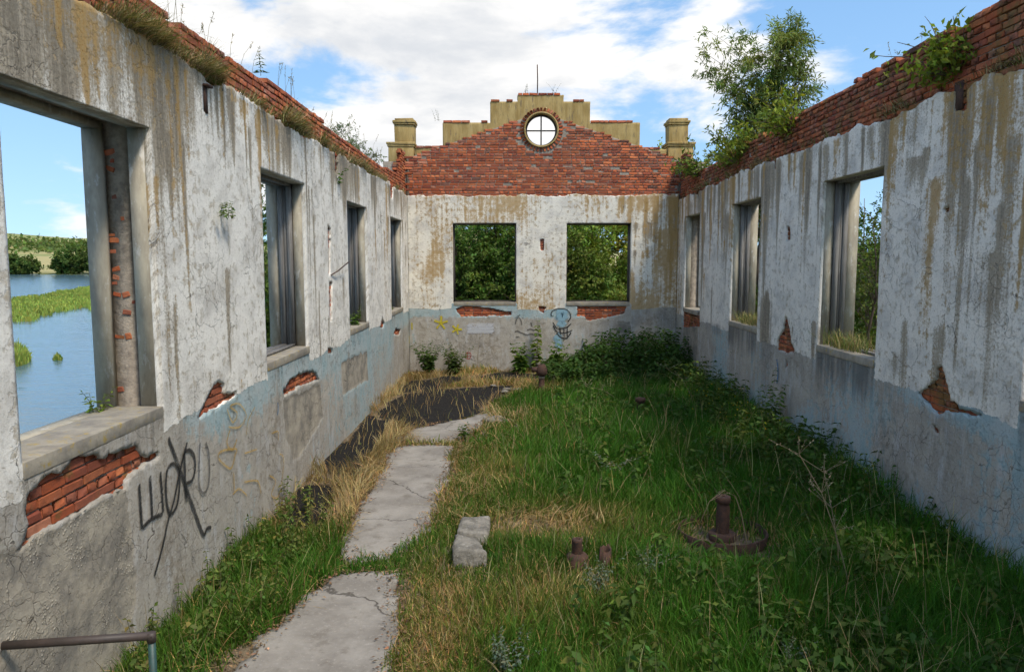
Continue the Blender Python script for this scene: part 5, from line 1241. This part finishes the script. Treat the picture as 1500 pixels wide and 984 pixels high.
part_lathe('post', t, c_, [(.08, -.03), (.08, .34)], 14); part_lathe('cap', t, c_, [(.08, .33), (.11, .34), (.11, .41), (.0, .415)], 14)
# concrete block in two broken pieces
def chunk(name, root, P, z0, z1, seed):
    P = np.array(P); us = np.arange(P[:, 0].min()-.05, P[:, 0].max()+.06, .025); vs = np.arange(P[:, 1].min()-.05, P[:, 1].max()+.06, .025); Uc, Vc = cells(us, vs)
    f = lambda U, V_: psd(U, V_, P)+(fbm(U*12, V_*12, seed, 3)-.5)*.045
    Vx, q, _ = skin(us, vs, f(Uc, Vc) > 0, f, lambda U, V_: z1-.025*sstep(.035, .0, f(U, V_))+(fbm(U*3, V_*3, seed+1)-.5)*.05+(fbm(U*22, V_*22, seed+2)-.5)*.03, z0, lambda u, v, w_: np.stack([u, v, w_], -1))
    return mk(name, Vx, [q], M['block'], root, origin=None)
t = thing('concrete_block', (-.45, 8.2, 0), 'broken pale concrete block lying beside the path in dry grass', 'block')
chunk('piece', t, fpoly([(662, 828), (668, 800), (700, 806), (712, 828)]), -.05, .16, 1); chunk('piece', t, fpoly([(669, 797), (676, 778), (718, 776), (714, 802), (702, 803)]), -.05, .18, 2)
# railing in the near left corner
a = np.array([-2.25, 4.35, .93]); t = thing('pipe_railing', (-2.25, 4.35, 0), 'brown pipe handrail with green post in front of the bare render', 'railing')
MB().tube([a+(-.84, -.12, 0), a+(-.4, -.06, .0), a+(.012, .0, 0)], .026, 12).build('handrail', M['rail'], t, smooth=True)
MB().tube([a+(0, 0, -.96), a+(0, 0, -.03)], .023, 12).build('post', M['post'], t, smooth=True)
MB().tube([a+(.0, 0, -.04), a+(.0, 0, .02)], .027, 12).build('elbow', M['rail'], t, smooth=True)
# stones
def stone(name, c_, s_, lab, cat='stone', group=None, mat='block', flat=.6):
    mb = MB(); k = 9; prof = [(0.02, -.5), (.75, -.35), (1., 0), (.8, .38), (.4, .5), (.02, .5)]; V = []
    for r, zz in prof:
        tt = np.arange(k)*2*math.pi/k; rr = r*(1+RNG.normal(0, .16, k)); V.append(np.stack([c_[0]+s_*rr*np.cos(tt), c_[1]+s_*rr*np.sin(tt)*.8, c_[2]+s_*flat*(zz+.35+RNG.normal(0, .06, k))], 1))
    mb.add(np.concatenate(V), [(i*k+j, i*k+(j+1) % k, (i+1)*k+(j+1) % k, (i+1)*k+j) for i in range(5) for j in range(k)])
    return tag(mb.build(name, M[mat], origin=c_), lab, cat, group)
stone('stone', fl(722, 618)+(0, 0, 0), .22, 'largest pale stone beside the far slab')
for k in range(15):
    p_ = fl(random.uniform(715, 805), random.uniform(612, 630)); stone('stone', p_, random.uniform(.05, .12), 'small pale rubble stone at the far slab end', group='rubble stones at the far slab')
for k in range(7):
    p_ = fl(random.uniform(720, 770), random.uniform(556, 580)); stone('stone', p_, random.uniform(.08, .16), 'ashy stone lying in the burnt ground by the rusty valve', group='ashy stones in burnt ground')
for k in range(12):
    p_ = fl(random.uniform(700, 760), random.uniform(785, 800)); stone('stone', p_, random.uniform(.015, .035), 'pebble on the dry patch beside the concrete block', group='pebbles by the concrete block')
# pale rag in the grass
plant('withered_plant', 'whitish withered plant tangled in the green grass', fl(897, 697), .42, 9, (.07, .025), (.27, .275, .24), .5, 9)
